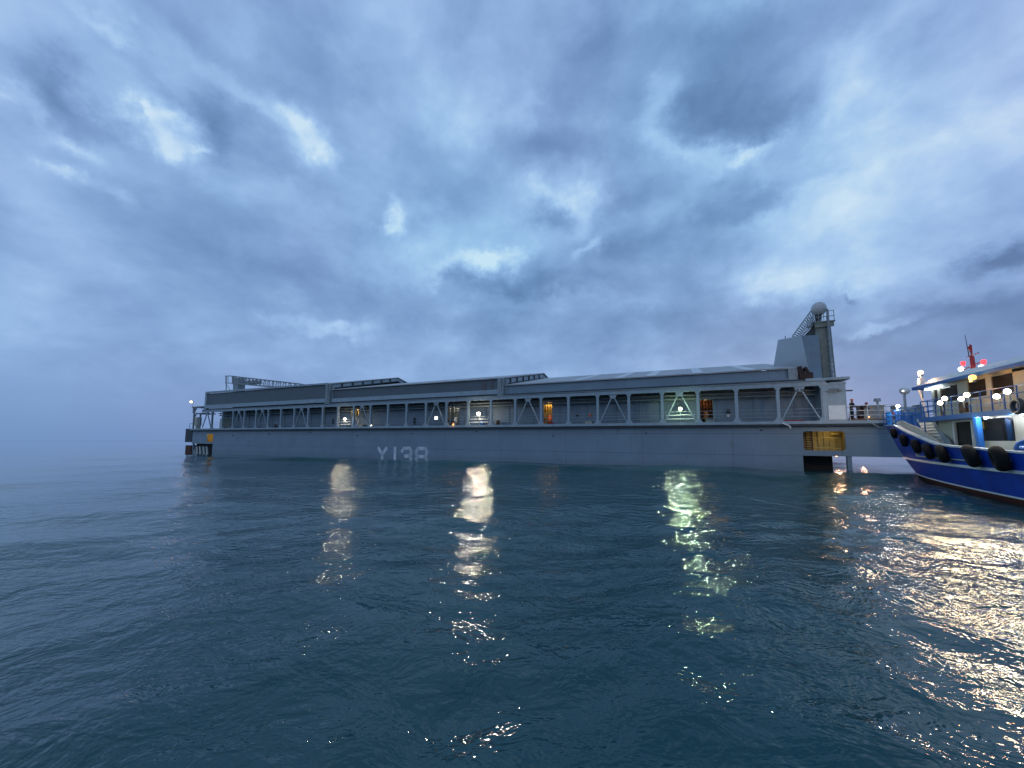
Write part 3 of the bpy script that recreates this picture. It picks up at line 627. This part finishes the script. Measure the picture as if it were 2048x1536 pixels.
# ------------------------------------------------------------------ people
def person(label, loc, rotz, joints, helm, coat, legs, scale=1.0, hands=True):
    """joints: dict of points, facing +y, feet near z=0. One skinned body, clothes over it."""
    root = empty('person', loc, (0, 0, rotz)); tag(root, label, 'person')
    J = {k: Vector(v) for k, v in joints.items()}
    def skin(name, chain, m):
        bm = bmesh.new(); sl_ = bm.verts.layers.skin.verify(); vs = {}
        for a, b_ in chain:
            for kk, p, r in (a, b_):
                if kk not in vs:
                    v = bm.verts.new(p); v[sl_].radius = (r if isinstance(r, tuple) else (r, r)); vs[kk] = v
            if a[0] != b_[0] and not bm.edges.get((vs[a[0]], vs[b_[0]])): bm.edges.new((vs[a[0]], vs[b_[0]]))
        first = list(vs.values())[0]; first[sl_].use_root = True
        me_ = bpy.data.meshes.new(name); bm.to_mesh(me_); bm.free(); me_.materials.append(m)
        o = bpy.data.objects.new(name, me_); COL.objects.link(o); o.parent = root
        o.modifiers.new('skin', 'SKIN').use_smooth_shade = True; ss = o.modifiers.new('sub', 'SUBSURF'); ss.levels = ss.render_levels = 1
        return o
    def n(k, r, p=None): return (k, J[k] if p is None else p, r)
    ch = [(n('pelvis',(.14,.1)), n('waist',(.13,.09))), (n('waist',0), n('chest',(.16,.11))), (n('chest',0), n('neck',.055)), (n('neck',0), n('head',(.075,.09))), (n('head',0), ('crown', J['head']+Vector((0,0,.1)), (.07,.085))),
          (n('head',0), ('nose', J['head']+Vector((0,.1,-.02)), .018))]
    cc = [(n('pelvis',(.165,.125)), n('waist',(.155,.12))), (n('waist',0), n('chest',(.185,.135))), (n('chest',0), ('collar', J['neck']-Vector((0,0,.05)), .08))]
    lc = [(('hipc', J['pelvis'], (.16,.13)), ('hipt', J['pelvis']+Vector((0,0,.08)), (.155,.125)))]
    for s_ in 'lr':
        ch += [(n('chest',0), n('sh'+s_,.06)), (n('sh'+s_,0), n('el'+s_,.042)), (n('el'+s_,0), n('ha'+s_,.03))]
        d = (J['ha'+s_]-J['el'+s_]).normalized(); palm = J['ha'+s_]+d*.08; side = d.cross(Vector((0,1,.3))).normalized()
        ch += [(n('ha'+s_,0), ('palm'+s_, palm, (.034,.018)))]
        for f in range(4):
            ln = (.07,.08,.075,.06)[f]; base = palm+side*(f-1.5)*.019+d*.02
            ch += [(('palm'+s_,palm,0), ('f%d%s'%(f,s_), base, .0085)), (('f%d%s'%(f,s_),base,0), ('g%d%s'%(f,s_), base+d*ln*.5-Vector((0,0,.012)), .0085)), (('g%d%s'%(f,s_),base,0), ('h%d%s'%(f,s_), base+d*ln-Vector((0,0,.035)), .007))]
        tb = J['ha'+s_]+d*.03
        ch += [(n('ha'+s_,0), ('t'+s_, tb+side*-.035, .011)), (('t'+s_, tb, 0), ('tt'+s_, tb+side*-.055+d*.04, .009))]
        cc += [(n('chest',0), n('sh'+s_,.082)), (n('sh'+s_,0), n('el'+s_,.062)), (n('el'+s_,0), ('cuff'+s_, J['el'+s_].lerp(J['ha'+s_],.85), .05))]
        ch += [(n('pelvis',0), n('hip'+s_,.085)), (n('hip'+s_,0), n('kn'+s_,.055)), (n('kn'+s_,0), n('an'+s_,.04)), (n('an'+s_,0), ('toe'+s_, J['an'+s_]+Vector((0,.16,-.05)), (.045,.03)))]
        lc += [(('hipc', J['pelvis'], 0), n('hip'+s_,.115)), (n('hip'+s_,0), n('kn'+s_,.082)), (n('kn'+s_,0), ('cuf'+s_, J['an'+s_]+Vector((0,0,.03)), .07))]
    skin('body', ch, M['skin']); skin('jacket', cc, coat); skin('trousers', lc, legs)
    MB().sphere(J['head']+Vector((0,-.01,.07)), .135, 18, 12, 1.0, -.05).box(-.1,.1,.06,.19,0,.012).build('helmet', helm, root, True)
    bt = root.children[-1]
    # the brim piece sits at the origin of its mesh: move it up to the helmet
    for v in bt.data.vertices:
        if abs(v.co.z) < .05 and abs(v.co.x) <= .101 and .05 < v.co.y < .2: v.co += J['head']+Vector((0,-.01,.06))
    for s_ in 'lr':
        a = J['an'+s_]; MB().hexa([(a.x-.05,a.y-.09,a.z-.08),(a.x+.05,a.y-.09,a.z-.08),(a.x+.05,a.y+.2,a.z-.08),(a.x-.05,a.y+.2,a.z-.08)],[(a.x-.05,a.y-.08,a.z+.04),(a.x+.05,a.y-.08,a.z+.04),(a.x+.045,a.y+.1,a.z-.01),(a.x-.045,a.y+.1,a.z-.01)]).build('boot', M['rubber'], root, bevel=.015)
    root.scale = (scale,)*3
    return root
stand = dict(pelvis=(0,0,.95), waist=(0,.02,1.1), chest=(0,.04,1.34), neck=(0,.06,1.5), head=(0,.09,1.62), shl=(-.19,.04,1.42), shr=(.19,.04,1.42),
    ell=(-.24,.12,1.16), elr=(.24,.14,1.17), hal=(-.16,.36,1.12), har=(.16,.38,1.14), hipl=(-.09,0,.9), hipr=(.09,0,.9), knl=(-.1,.04,.5), knr=(.12,.02,.5), anl=(-.1,-.02,.08), anr=(.14,.02,.08))
lean = dict(pelvis=(0,-.12,.92), waist=(0,-.02,1.06), chest=(0,.2,1.22), neck=(0,.33,1.32), head=(0,.42,1.42), shl=(-.19,.22,1.27), shr=(.19,.22,1.27),
    ell=(-.3,.3,1.05), elr=(.3,.3,1.05), hal=(-.28,.5,1.08), har=(.28,.52,1.08), hipl=(-.09,-.12,.88), hipr=(.09,-.12,.88), knl=(-.12,-.04,.48), knr=(.12,-.02,.48), anl=(-.12,-.12,.08), anr=(.12,-.1,.08))
BM = Matrix.Translation(A) @ barge.rotation_euler.to_matrix().to_4x4()
def bw(x, t, z): return BM @ Vector((x, t, z))
brz = math.atan2(DY, DX)
person('person in dark coverall and orange helmet standing by the grey end house', bw(sx(1705,1.0), 1.0, 5.06), brz-R(80), stand, M['orange'], M['navy'], M['navy'], 1.12)
person('person in dark clothes and red helmet leaning over a rail beyond the bollards', bw(sx(1727,2.6), 2.6, 5.06), brz-R(150), lean, M['redm'], M['navy'], M['navy'], 1.08)

# ------------------------------------------------------------------ the blue workboat (local: x ahead, y to port, z up)
TO = Vector((32.4, 30.4, 0)); HX, HY = .4438, .8961
boat = empty('workboat', TO, (0, 0, math.atan2(HY, HX)))
tag(boat, 'blue workboat with cream deckhouse and bright floodlights beside the barge', 'boat')
def Q(px, py, v):   # boat-local point seen at a picture position, on the plane y = v
    d = pix_dir(px, py); n_ = Vector((-HY, HX, 0)); p = CL + d*((v - (CL-TO).dot(n_))/d.dot(n_)) - TO
    return Vector((p.x*HX + p.y*HY, v, p.z))
def tu(px, v, py=840): return Q(px, py, v).x
def tz(px, py, v): return Q(px, py, v).z
def tb(mb, name, m, parent=None, **k): return mb.build(name, M[m] if isinstance(m, str) else m, parent or boat, **k)
def interp(x, tab):
    xs_, ys_ = zip(*tab); return float(np.interp(x, xs_, ys_))
DT = [(-27,2.9),(-18,3.2),(-14,3.2),(-12,3.1),(-10,3.0),(-8,2.85),(-6,2.6),(-4,2.3),(-2,1.9),(0,1.4),(2,.9),(3.6,.55),(4.5,.35)]
ZS = [(-27,2.45),(-18,2.4),(-16,2.45),(-14,2.55),(-12,2.6),(-10,2.73),(-8,3.1),(-6,3.41),(-4,3.73),(-2,4.05),(0,4.15),(2,4.2),(4.5,4.25)]
def stem(z): return 4.5*(max(z,0)/4.25)**.85 if z >= 0 else z*.8
def half(u, z, zt_):
    f = min(max(z/zt_, 0), 1); us = stem(z); a = max(us-u, 0)
    wl = 3.3*(1-math.exp(-a/10.5)); d = interp(u, DT)
    k = f**1.25; sm = min(1, a/1.2); sm = sm*sm*(3-2*sm)
    h_ = (1-k)*wl + k*(d*sm if f < .999 else d)
    if z < 0: h_ *= (1+z/1.7*.8)
    return max(h_, .02)
LV = [-1.6, -.8, 0, .3, .42, 1.0, 1.5, 1.64, 2.1, 'm', 't']
NU = 46
def hull_pt(i, lev, side):
    g = (i/(NU-1))**.9
    zz = {'t': None, 'm': None}.get(lev, lev)
    if zz is None:
        frac = 1 if lev == 't' else .5
        us = 4.5 if lev == 't' else stem(3.1); u = us + (-26-us)*g; zt_ = interp(u, ZS); z = 2.1+(zt_-2.1)*frac
    else:
        z = zz; us = stem(z); u = us+(-26-us)*g; zt_ = interp(u, ZS)
    return (u, side*half(u, z, zt_), z)
def strip(levels, off=0, i0=0, i1=NU):
    mb = MB()
    for side in (1, -1):
        rows = [[Vector(hull_pt(i, l, side))+Vector((0,side*off,0)) for i in range(i0, i1)] for l in levels]
        n = i1-i0; vs = [p for r in rows for p in r]
        mb.add(vs, [(j*n+i, j*n+i+1, (j+1)*n+i+1, (j+1)*n+i) for j in range(len(rows)-1) for i in range(n-1)])
    return mb
hb = strip([.36, 1.0, 1.5, 1.58, 2.1, 'm', 't'])
a = [hull_pt(NU-1, l, 1) for l in (-1.6, 0, 1.5, 't')]; hb.add(a + [(p[0], -p[1], p[2]) for p in a], [(0,1,5,4),(1,2,6,5),(2,3,7,6)])
bl = tb(hb, 'hull', 'blue', smooth=True)
st = MB()       # blunt stem plate
zs_ = [0,.4,1,1.6,2.2,2.8,3.4,4.0,4.25]
for z0, z1 in zip(zs_, zs_[1:]):
    w0 = max(.03, .35*(z0/4.25)**2); w1_ = max(.03, .35*(z1/4.25)**2)
    st.hexa([(stem(z0)-.15,-w0,z0),(stem(z0)+.02,-w0,z0),(stem(z0)+.02,w0,z0),(stem(z0)-.15,w0,z0)], [(stem(z1)-.15,-w1_,z1),(stem(z1)+.02,-w1_,z1),(stem(z1)+.02,w1_,z1),(stem(z1)-.15,w1_,z1)])
tb(st, 'stem', 'blue')
tb(strip([-1.6, -.8, 0, .2, .36], .0), 'bottom', 'red', smooth=True)
def strake(z, w_, name, m, off=.05):
    mb = MB()
    for side in (1, -1):
        pts = [Vector(hull_pt(i, z, side)) for i in range(NU)]
        for p_, q_ in zip(pts, pts[1:]): mb.hexa([p_+Vector((0,-side*.03,-w_/2)), p_+Vector((0,side*off,-w_/2)), q_+Vector((0,side*off,-w_/2)), q_+Vector((0,-side*.03,-w_/2))], [p_+Vector((0,-side*.03,w_/2)), p_+Vector((0,side*off,w_/2)), q_+Vector((0,side*off,w_/2)), q_+Vector((0,-side*.03,w_/2))])
    return tb(mb, name, m)
strake(1.58, .14, 'rubbing_strake', 'white', .07); strake(.36, .08, 'boot_stripe', 'white', .02)
cp = MB()
for side in (1, -1):
    pts = [Vector(hull_pt(i, 't', side)) for i in range(NU)]
    for p_, q_ in zip(pts, pts[1:]):
        p2 = Vector((p_.x, p_.y-side*.25, p_.z)); q2 = Vector((q_.x, q_.y-side*.25, q_.z)); e_ = Vector((0,side*.04,0)); dz = Vector((0,0,.09))
        cp.hexa([p_+e_, q_+e_, q2, p2], [p_+e_+dz, q_+e_+dz, q2+dz, p2+dz])
tb(cp, 'bulwark_cap', 'white')
for side in (1, -1):
    bw_ = MB()
    us_ = np.linspace(2.2, -9.5, 16)
    for u0, u1 in zip(us_, us_[1:]):
        hgt = lambda u: .12+.4*min(1, max(0, (2.2-u)/5))*min(1, max(0, (u+9.6)/3))
        v0 = side*(interp(u0, DT)-.3); v1 = side*(interp(u1, DT)-.3); z0 = interp(u0, ZS); z1 = interp(u1, ZS)
        bw_.hexa([(u0,v0,z0-.1),(u1,v1,z1-.1),(u1,v1-side*.08,z1-.1),(u0,v0-side*.08,z0-.1)], [(u0,v0,z0+hgt(u0)),(u1,v1,z1+hgt(u1)),(u1,v1-side*.08,z1+hgt(u1)),(u0,v0-side*.08,z0+hgt(u0))])
    tb(bw_, 'bow_coaming', 'cream')
dk = MB()
for u0, u1, z in ((4.3, -6.2, None), (-6.2, -26, 1.95)):
    us_ = np.linspace(u0, u1, 12)
    for a, b_ in zip(us_, us_[1:]):
        za = (z if z else interp(a, ZS)-.12); zb = (z if z else interp(b_, ZS)-.12); va, vb = interp(a, DT)-.05, interp(b_, DT)-.05
        if z: va -= .12; vb -= .12
        dk.hexa([(a,va,za-.06),(b_,vb,zb-.06),(b_,-vb,zb-.06),(a,-va,za-.06)], [(a,va,za),(b_,vb,zb),(b_,-vb,zb),(a,-va,za)])
dk.box(-6.25,-6.15,-2.4,2.4,1.95,3.3)
tb(dk, 'deck', 'cream')
# deckhouse
V1 = 1.9; ZD = 4.2
def wallseg(px0, px1, z0, z1, v=V1, th=.1): return (tu(px1, v), tu(px0, v), v-th, v, z0, z1)
UF = tu(1876, V1); UD0, UD1 = tu(1942, V1), tu(1907, V1); UW0, UW1 = tu(2027, V1), tu(1957, V1)
hs = MB(); UA = -21.0
zA = 2.95
for x0, x1, z0, z1 in ((UD1, UF, 1.95, ZD), (UW1, UD0, 1.95, ZD), (UW0, UW1, 1.95, zA), (UW0, UW1, 4.12, ZD), (UD0, UD1, 4.05, ZD), (UA, UW0, 1.95, ZD)):
    hs.box(x0, x1, V1-.1, V1, z0, z1)
hs.box(UF-.1, UF, -V1, V1-.1, 1.95, ZD).box(UA, UA+.1, -V1, V1-.1, 1.95, ZD).box(UA, UF, -V1, -V1+.1, 1.95, ZD)
house = tb(hs, 'deckhouse', 'cream')
tb(MB().box(UD0, UD1, V1-.25, V1-.12, 1.96, 4.04), 'doorway', 'black', house)
tb(MB().box(UD0-.1, UD0, V1-.05, V1+.04, 1.96, 4.14).box(UD1, UD1+.1, V1-.05, V1+.04, 1.96, 4.14).box(UD0, UD1, V1-.05, V1+.04, 4.05, 4.14), 'door_frame', 'white', house)
tb(MB().box(UW0, UW1, V1-.3, V1-.12, zA, 4.12), 'window', 'glassd', house)
tb(MB().box(tu(1967,V1-.1), tu(1958,V1-.1), V1-.11, V1-.03, 3.6, 3.98), 'notice_panel', 'yellow', house)
# upper deck with blue edge and rails
tb(MB().box(UA-.5, UF+1.0, -2.5, 2.5, ZD+.01, ZD+.2), 'upper_deck', 'white')
tb(MB().box(UA-.5, UF+.6, 2.5, 2.58, ZD-.03, ZD+.24).box(UF+.5, UF+.6, -2.5, 2.5, ZD-.03, ZD+.24).box(UA-.5, UF+.6, -2.58, -2.5, ZD-.03, ZD+.24), 'deck_fascia', 'bluerail')
rl = MB(); VR = 2.45
for z in (4.8, 5.15, 5.5): rl.tube((UA, VR, z), (UF+.5, VR, z), .025, n=6)
for k, u in enumerate(np.linspace(UA, UF+.5, 17)): rl.tube((u, VR, ZD+.2), (u, VR, 5.5), .03, n=6)
for z in (4.8, 5.15, 5.5): rl.tube((UF+.5, VR, z), (UF+.5, -VR, z), .025, n=6)
tb(rl, 'deck_railing', 'bluerail')
tb(MB().hexa([(tu(1952,2.4)-.12,2.2,1.95),(tu(1952,2.4)+.12,2.2,1.95),(tu(1952,2.4)+.12,2.4,1.95),(tu(1952,2.4)-.12,2.4,1.95)],[(tu(1948,2.4)-.14,2.2,ZD),(tu(1948,2.4)+.14,2.2,ZD),(tu(1948,2.4)+.14,2.4,ZD),(tu(1948,2.4)-.14,2.4,ZD)]), 'pillar', 'bluerail')
# steps from the foredeck down to the side deck
s0, s1, s2, s3 = Q(1832,838,1.5), Q(1858,836,1.5), Q(1893,893,2.35), Q(1866,893,2.35)
tb(MB().poly([s0, s1, s2, s3], (0,-.1,-.1)), 'stair_panel', 'planks')
tb(MB().poly([Q(1858,836,1.5), Q(1866,836,1.5), Q(1902,893,2.35), Q(1893,893,2.35)], (0,-.12,0)), 'stair_side', 'steel')
# wheelhouse
V2 = 1.7; WF = tu(1868, V2); WA = -19.0; ZR = 6.72
zsl = lambda u: ZR-.028*(WF-u)
wh = MB(); wins = [(1872,1880), (1885,1921), (1942,1979), (1991,2035)]
wz0, wz1 = 5.38, 6.3
edges = []; x = WF
for a, b_ in wins: edges.append((tu(b_,V2), tu(a,V2)))
x = WF
for lo, hi in edges:
    wh.box(hi, x, V2-.08, V2, ZD+.2, zsl(hi)); wh.box(lo, hi, V2-.08, V2, ZD+.2, wz0); wh.box(lo, hi, V2-.08, V2, wz1, zsl(lo)); x = lo
wh.box(WA, x, V2-.08, V2, ZD+.2, zsl(x)-.2).box(WF-.08, WF, -V2, V2-.08, ZD+.2, 5.4).box(WF-.08, WF, -V2, V2-.08, 6.35, zsl(WF)).box(WA, WF, -V2, -V2+.08, ZD+.2, zsl(WA)).box(WA,WA+.08,-V2,V2-.08,ZD+.2,zsl(WA))
for v in (-1.6, -.8, 0, .8, 1.55): wh.box(WF-.08, WF, v-.06, v+.06, 5.4, 6.35)
wheel = tb(wh, 'wheelhouse', 'cream')
for lo, hi in edges:
    wn_ = tb(MB().box(lo, hi, V2-.07, V2-.04, wz0, wz1), 'window', 'glass', wheel)
tb(MB().box(WF-.06, WF-.03, -1.5, 1.5, 5.4, 6.35), 'front_window', 'glass', wheel)
rf = MB(); R0, R1 = WF+1.3, WA-.8
rf.hexa([(R0,2.0,zsl(R0)-.15),(R1,2.35,zsl(R1)),(R1,-2.35,zsl(R1)),(R0,-2.0,zsl(R0)-.15)], [(R0,1.9,zsl(R0)+.02),(R1,2.3,zsl(R1)+.25),(R1,-2.3,zsl(R1)+.25),(R0,-1.9,zsl(R0)+.02)])
rf.hexa([(R0-.8,1.8,zsl(R0-.8)+.05),(R1+.2,2.1,zsl(R1)+.25),(R1+.2,-2.1,zsl(R1)+.25),(R0-.8,-1.8,zsl(R0-.8)+.05)], [(R0-1.6,1.6,zsl(R0)+.32),(R1+.3,1.9,zsl(R1)+.5),(R1+.3,-1.9,zsl(R1)+.5),(R0-1.6,-1.6,zsl(R0)+.32)])
roof_ = tb(rf, 'wheelhouse_roof', 'white', wheel)
tb(MB().hexa([(R0+.15,2.1,zsl(R0)-.3),(R1,2.45,zsl(R1)-.02),(R1,2.38,zsl(R1)-.02),(R0+.15,2.02,zsl(R0)-.3)],[(R0+.15,2.1,zsl(R0)-.1),(R1,2.45,zsl(R1)+.14),(R1,2.38,zsl(R1)+.14),(R0+.15,2.02,zsl(R0)-.1)]).box(R0+.02,R0+.18,-2,2,zsl(R0)-.3,zsl(R0)-.1), 'roof_edge', 'bluerail', wheel)
tb(MB().box(tu(1905,1.4), tu(1888,1.4)+.6, 1.75, 1.95, 6.3, 6.4), 'canopy_lamp', E_C, wheel)
# floodlights
def flood(px, py, v, em=E_F, r=.12, watt=160, col=(1,.82,.52), aim=(-.55,.8,-.22)):
    c = Q(px, py, v); d = Vector(aim).normalized(); l = tb(MB().tube(c-d*.22, c-d*.02, .1, r+.03, 16).tube((c.x, c.y-.1, c.z-.5), c-d*.12, .03, n=8), 'floodlight', 'steel')
    tb(MB().tube(c-d*.015, c+d*.04, r, r*.8, 18).sphere(c+d*.03, r*.8, 14, 8), 'lamp_lens', em, l, smooth=True)
    if watt: point('floodlight_beam', c+d*.3, col, watt, boat, r, spot=140, aim=aim)
    return l
for px, py in ((1880,806),(1889,797),(1922,798),(1933,790),(1993,793),(2014,783)): flood(px, py, 2.62)
flood(2060, 770, 2.62); flood(2110, 762, 2.62)
def bulb(px, py, v, em, r, col, watt, name='signal_lamp', stem_to=None):
    c = Q(px, py, v); mb = MB().tube((c.x,c.y,c.z-r*1.6),(c.x,c.y,c.z-r*.9),r*.8,n=12)
    if stem_to is not None: mb.tube((c.x,c.y,stem_to),(c.x,c.y,c.z-r*1.5),.04,n=8)
    l = tb(mb, name, 'steel'); tb(MB().sphere(c, r, 14, 10), 'bulb', em, l, smooth=True)
    if watt: point('lamp_light', c+Vector((0,.35,-.1)), col, watt, boat, r)
bulb(1945, 755, 1.9+.65, E_O, .15, (1,.5,.15), 60, 'deck_lamp')
bulb(1841, 745, 1.2, emit('lamp_peach', (1,.6,.34), 3.4), .16, (1,.6,.3), 260, 'bow_lamp', 6.0)
c = Q(1852, 786, 1.2); tb(MB().bar((c.x,1.2,4.3), (tu(1843,1.2),1.2,6.75), .1).box(tu(1851,1.2),tu(1846,1.2),1.05,1.3,tz(1850,772,1.2),tz(1850,754,1.2)), 'bow_mast', 'white')
bulb(1796, 812, .9, E_W, .11, (1,.95,.85), 160, 'bow_fill_lamp', 4.25)  # added lamp, brightens the foredeck and steps
bulb(1972, 834, 2.2, E_C, .09, (.9,.95,1), 60, 'soffit_lamp'); bulb(2043, 829, 2.2, E_C, .07, (.9,.95,1), 50, 'soffit_lamp')
bulb(1806, 782, -1.0, E_C, .07, (1,1,1), 0, 'masthead_lamp', 4.3)
# signal mast on the wheelhouse
vm = 0.4; m0 = Q(1948, 745, vm); m1 = Q(1943, 688, vm)
ms = MB().tube((m0.x,vm,6.6), (m0.x+.05,vm,Q(1946,712,vm).z), .13, .1, 10).tube((m0.x+.05,vm,Q(1946,712,vm).z), (m0.x+.1,vm,m1.z), .04, n=8)
za = Q(1946,729,vm).z
ms.tube((m0.x+1.0,vm,za-.15),(m0.x-1.0,vm,za+.05),.035,n=8).tube((m0.x+.5,vm,za+.55),(m0.x-.6,vm,za+.6),.03,n=8)
mast = tb(ms, 'signal_mast', 'redm')
a0 = Q(1938, 712, vm); a1 = Q(1930, 670, vm); tb(MB().tube(a0, a1, .025, .012, 8), 'whip_antenna', 'dark', mast)
f0 = Q(1944,690,vm); tb(MB().add([(f0.x,vm,f0.z),(f0.x+.28,vm+.06,f0.z-.05),(f0.x+.3,vm-.05,f0.z-.45),(f0.x+.02,vm,f0.z-.5),(f0.x,vm+.02,f0.z),(f0.x+.28,vm+.08,f0.z-.05),(f0.x+.3,vm-.03,f0.z-.45),(f0.x+.02,vm+.02,f0.z-.5)],[(0,1,2,3),(7,6,5,4),(0,4,5,1),(1,5,6,2),(2,6,7,3),(3,7,4,0)]), 'flag', 'redcloth', mast)
for px, py, em, r in ((1926,726,E_R,.12),(1967,723,E_R,.12),(1922,738,E_C,.13),(1963,734,E_C,.13)):
    c = Q(px, py, vm); tb(MB().tube((c.x,c.y,c.z-r*1.5),(c.x,c.y,c.z-r*.8),r*.7,n=10).sphere(c, r, 12, 8), 'navigation_lamp', em, mast, smooth=True)
rr = Q(1905, 745, .2); tb(MB().box(rr.x-.7,rr.x+.9,.1,.35,7.05,7.15), 'radar_scanner', 'steel', mast)
# bow platform rails, bitts and the tripod mast
br = MB()
for v in (.55, -.55):
    for z in (4.65, 5.0, 5.35): br.tube((4.1, v, z), (-1.0, v*2.4, z), .03, n=6)
    for k in range(6): u = 4.1-k*1.02; vv = v*(1+1.4*k/5); br.tube((u, vv, 4.15), (u, vv, 5.35), .035, n=6)
tb(br, 'bow_railing', 'bluerail')
bc_ = Q(1778, 838, .45); tb(MB().box(bc_.x-.12, bc_.x+.12, .35, .6, 4.2, tz(1778,824,.45)), 'bow_post', mat('bright_blue_paint', (.02,.3,.8), .35))
tb(MB().tube((1.4,.6,4.1),(1.4,.6,5.6),.1).tube((.3,.8,4.1),(.3,.8,5.9),.08).tube((-.6,.9,4.1),(-.9,.9,5.2),.12).box(-.9,.3,.2,1.0,4.1,4.6).tube((-2,.9,4.0),(-2,.9,5.1),.16).tube((-3.2,1.0,3.9),(-3.2,1.0,4.9),.16).tube((-2.2,1,4.9),(-3.2,1.2,4.9),.06), 'anchor_windlass', 'bluerail')
r2 = MB()
for z in (4.9, 5.3): r2.tube((-1, 1.5, z), (-6.5, 2.0, z-.1), .035, n=6)
for k in range(5): u = -1-k*1.35; r2.tube((u, 1.5+.09*k*1.2, interp(u, ZS)-.1), (u, 1.5+.09*k*1.2, 5.3-.02*k), .035, n=6)
tb(r2, 'foredeck_railing', 'bluerail')
# aft deck gear at the picture's edge
gx = tu(2040, 2.3)
tb(MB().tube((gx+.5,2.2,2.6),(gx-.9,2.2,2.6),.16,n=12).tube((gx+.3,2.2,1.96),(gx+.3,2.2,2.9),.14).tube((gx-.7,2.2,1.96),(gx-.7,2.2,2.9),.14).torus((gx-.2,2.3,2.65),(1,0,0),.3,.07), 'deck_winch', 'bluerail')
tb(MB().tube((gx-1.5,2.25,1.96),(gx-1.5,2.25,3.6),.4,n=18), 'oil_drum', 'yellow')
tb(MB().torus((tu(2046,2.5), 2.62, tz(2046,812,2.5)), (0,1,0), .3, .09, 24, 10), 'lifebuoy', 'dark')
tb(MB().box(tu(1934,2.5)-.02, tu(1928,2.5)+.35, 2.4, 2.5, 4.5, 5.05), 'rail_board', 'rust'); tb(MB().box(tu(1883,2.5), tu(1879,2.5), 2.3, 2.42, 4.45, 5.2), 'rail_board', 'plank')
# tyres hung along the port side
TM = Matrix.Translation(TO) @ Matrix.Rotation(math.atan2(HY, HX), 4, 'Z')
tyre = MB().torus((0,0,0), (0,1,0), .37, .2, 32, 12, 1.1).build('tyre_fender', M['rubber'], None, True)
TY = [(1802,866,.85,'smallest black tyre hanging highest at the bow of the blue boat'),(1820,881,.95,'black tyre hung second from the bow tip on the blue hull'),(1842,893,1.0,'black tyre third from the bow, below the cream steps'),
      (1862,903,1.05,'black tyre fourth from the bow, left of the one below the doorway edge'),(1888,908,1.1,'black tyre hanging just left of the dark doorway'),(1944,912,1.22,'large black tyre hanging below the dark doorway and blue pillar'),(2000,917,1.25,'rightmost large black tyre hanging on the blue hull')]
for k, (px, py, sc_, lb) in enumerate(TY):
    o = tyre if k == 0 else tyre.copy()
    if k: COL.objects.link(o)
    # walk along the side until the tyre's column is met
    best = min(np.arange(3, -20, -.05), key=lambda u: abs(tu(px, half(u, 2.0, interp(u, ZS))+.2, py)-u))
    zt_ = interp(best, ZS); v = half(best, zt_-.6, zt_)+.2; z = tz(px, py, v)
    o.location = TM @ Vector((best, v+.06, z)); dv = half(best+.4, zt_-.6, zt_)-half(best-.4, zt_-.6, zt_)
    tilt = math.atan2(half(best, zt_, zt_)-half(best, zt_-1.2, zt_), 1.2)
    o.rotation_euler = (-tilt*.8, 0, math.atan2(HY, HX)+math.atan2(dv, .8)-R(16)); o.scale = (sc_*.84,)*3
    tag(o, lb, 'tyre', 'tyres hung along the side of the blue boat')
pj = dict(stand); 
person('person in a red vest and blue trousers standing on the bow of the blue boat', TM @ Vector((tu(1798,.2), .2, 4.12)), math.atan2(HY, HX)-R(90)+R(30), stand, M['white'], M['redcloth'], M['bluecloth'], 1.0)

# small deck clutter on the barge: hoses, drums, cable runs, ladders, lashings
rc = random.Random(5)
for k in range(16):
    x = -104+rc.random()*100; kind = k % 4
    if kind == 0: prt(MB().tube((x,1.5,4.81),(x,1.5,5.6),.28,n=14), 'drum', rc.choice(['rust','dark','bluerail']))
    elif kind == 1: prt(MB().torus((x,1.2,4.9),(0,0,1),.35,.07,20,8).torus((x,1.2,5.02),(0,0,1),.33,.07,20,8), 'coiled_hose', rc.choice(['dark','redm']))
    elif kind == 2:
        g = MB().bar((x,T-.2,4.9),(x,T-.2,8.2),.05).bar((x+.45,T-.2,4.9),(x+.45,T-.2,8.2),.05)
        for j in range(11): g.bar((x,T-.2,5.1+j*.29),(x+.45,T-.2,5.1+j*.29),.035)
        prt(g, 'wall_ladder', 'trim')
    else: prt(MB().box(x,x+.9,1.4,2.0,4.81,5.25).box(x-.03,x+.93,1.37,2.03,5.25,5.3), 'deck_box', rc.choice(['cream','steel','rust']))
for k in range(9):     # draught of scuppers and pipe stubs in the hull side
    x = -100+k*11.6; prt(MB().tube((x,HF-.12,3.4+.3*(k%3)),(x,HF+.1,3.4+.3*(k%3)),.09,n=12), 'drain_pipe', 'dark')
# mooring rope from the workboat's bow to the barge
w0 = TM @ Vector((3.9,.2,4.35)); w1r = bw(1.6, .6, 5.1)
inv = TM.inverted(); rp0 = MB(); prev = None
for i in range(13):
    f = i/12; p = w0.lerp(w1r, f) - Vector((0,0,.5*math.sin(PI*f))); p = inv @ p
    if prev is not None: rp0.tube(prev, p, .03, n=6)
    prev = p
rope = rp0.build('mooring_rope', M['cream']); rope.matrix_world = TM; tag(rope, 'pale mooring rope sagging from the blue bow to the barge deck', 'rope')
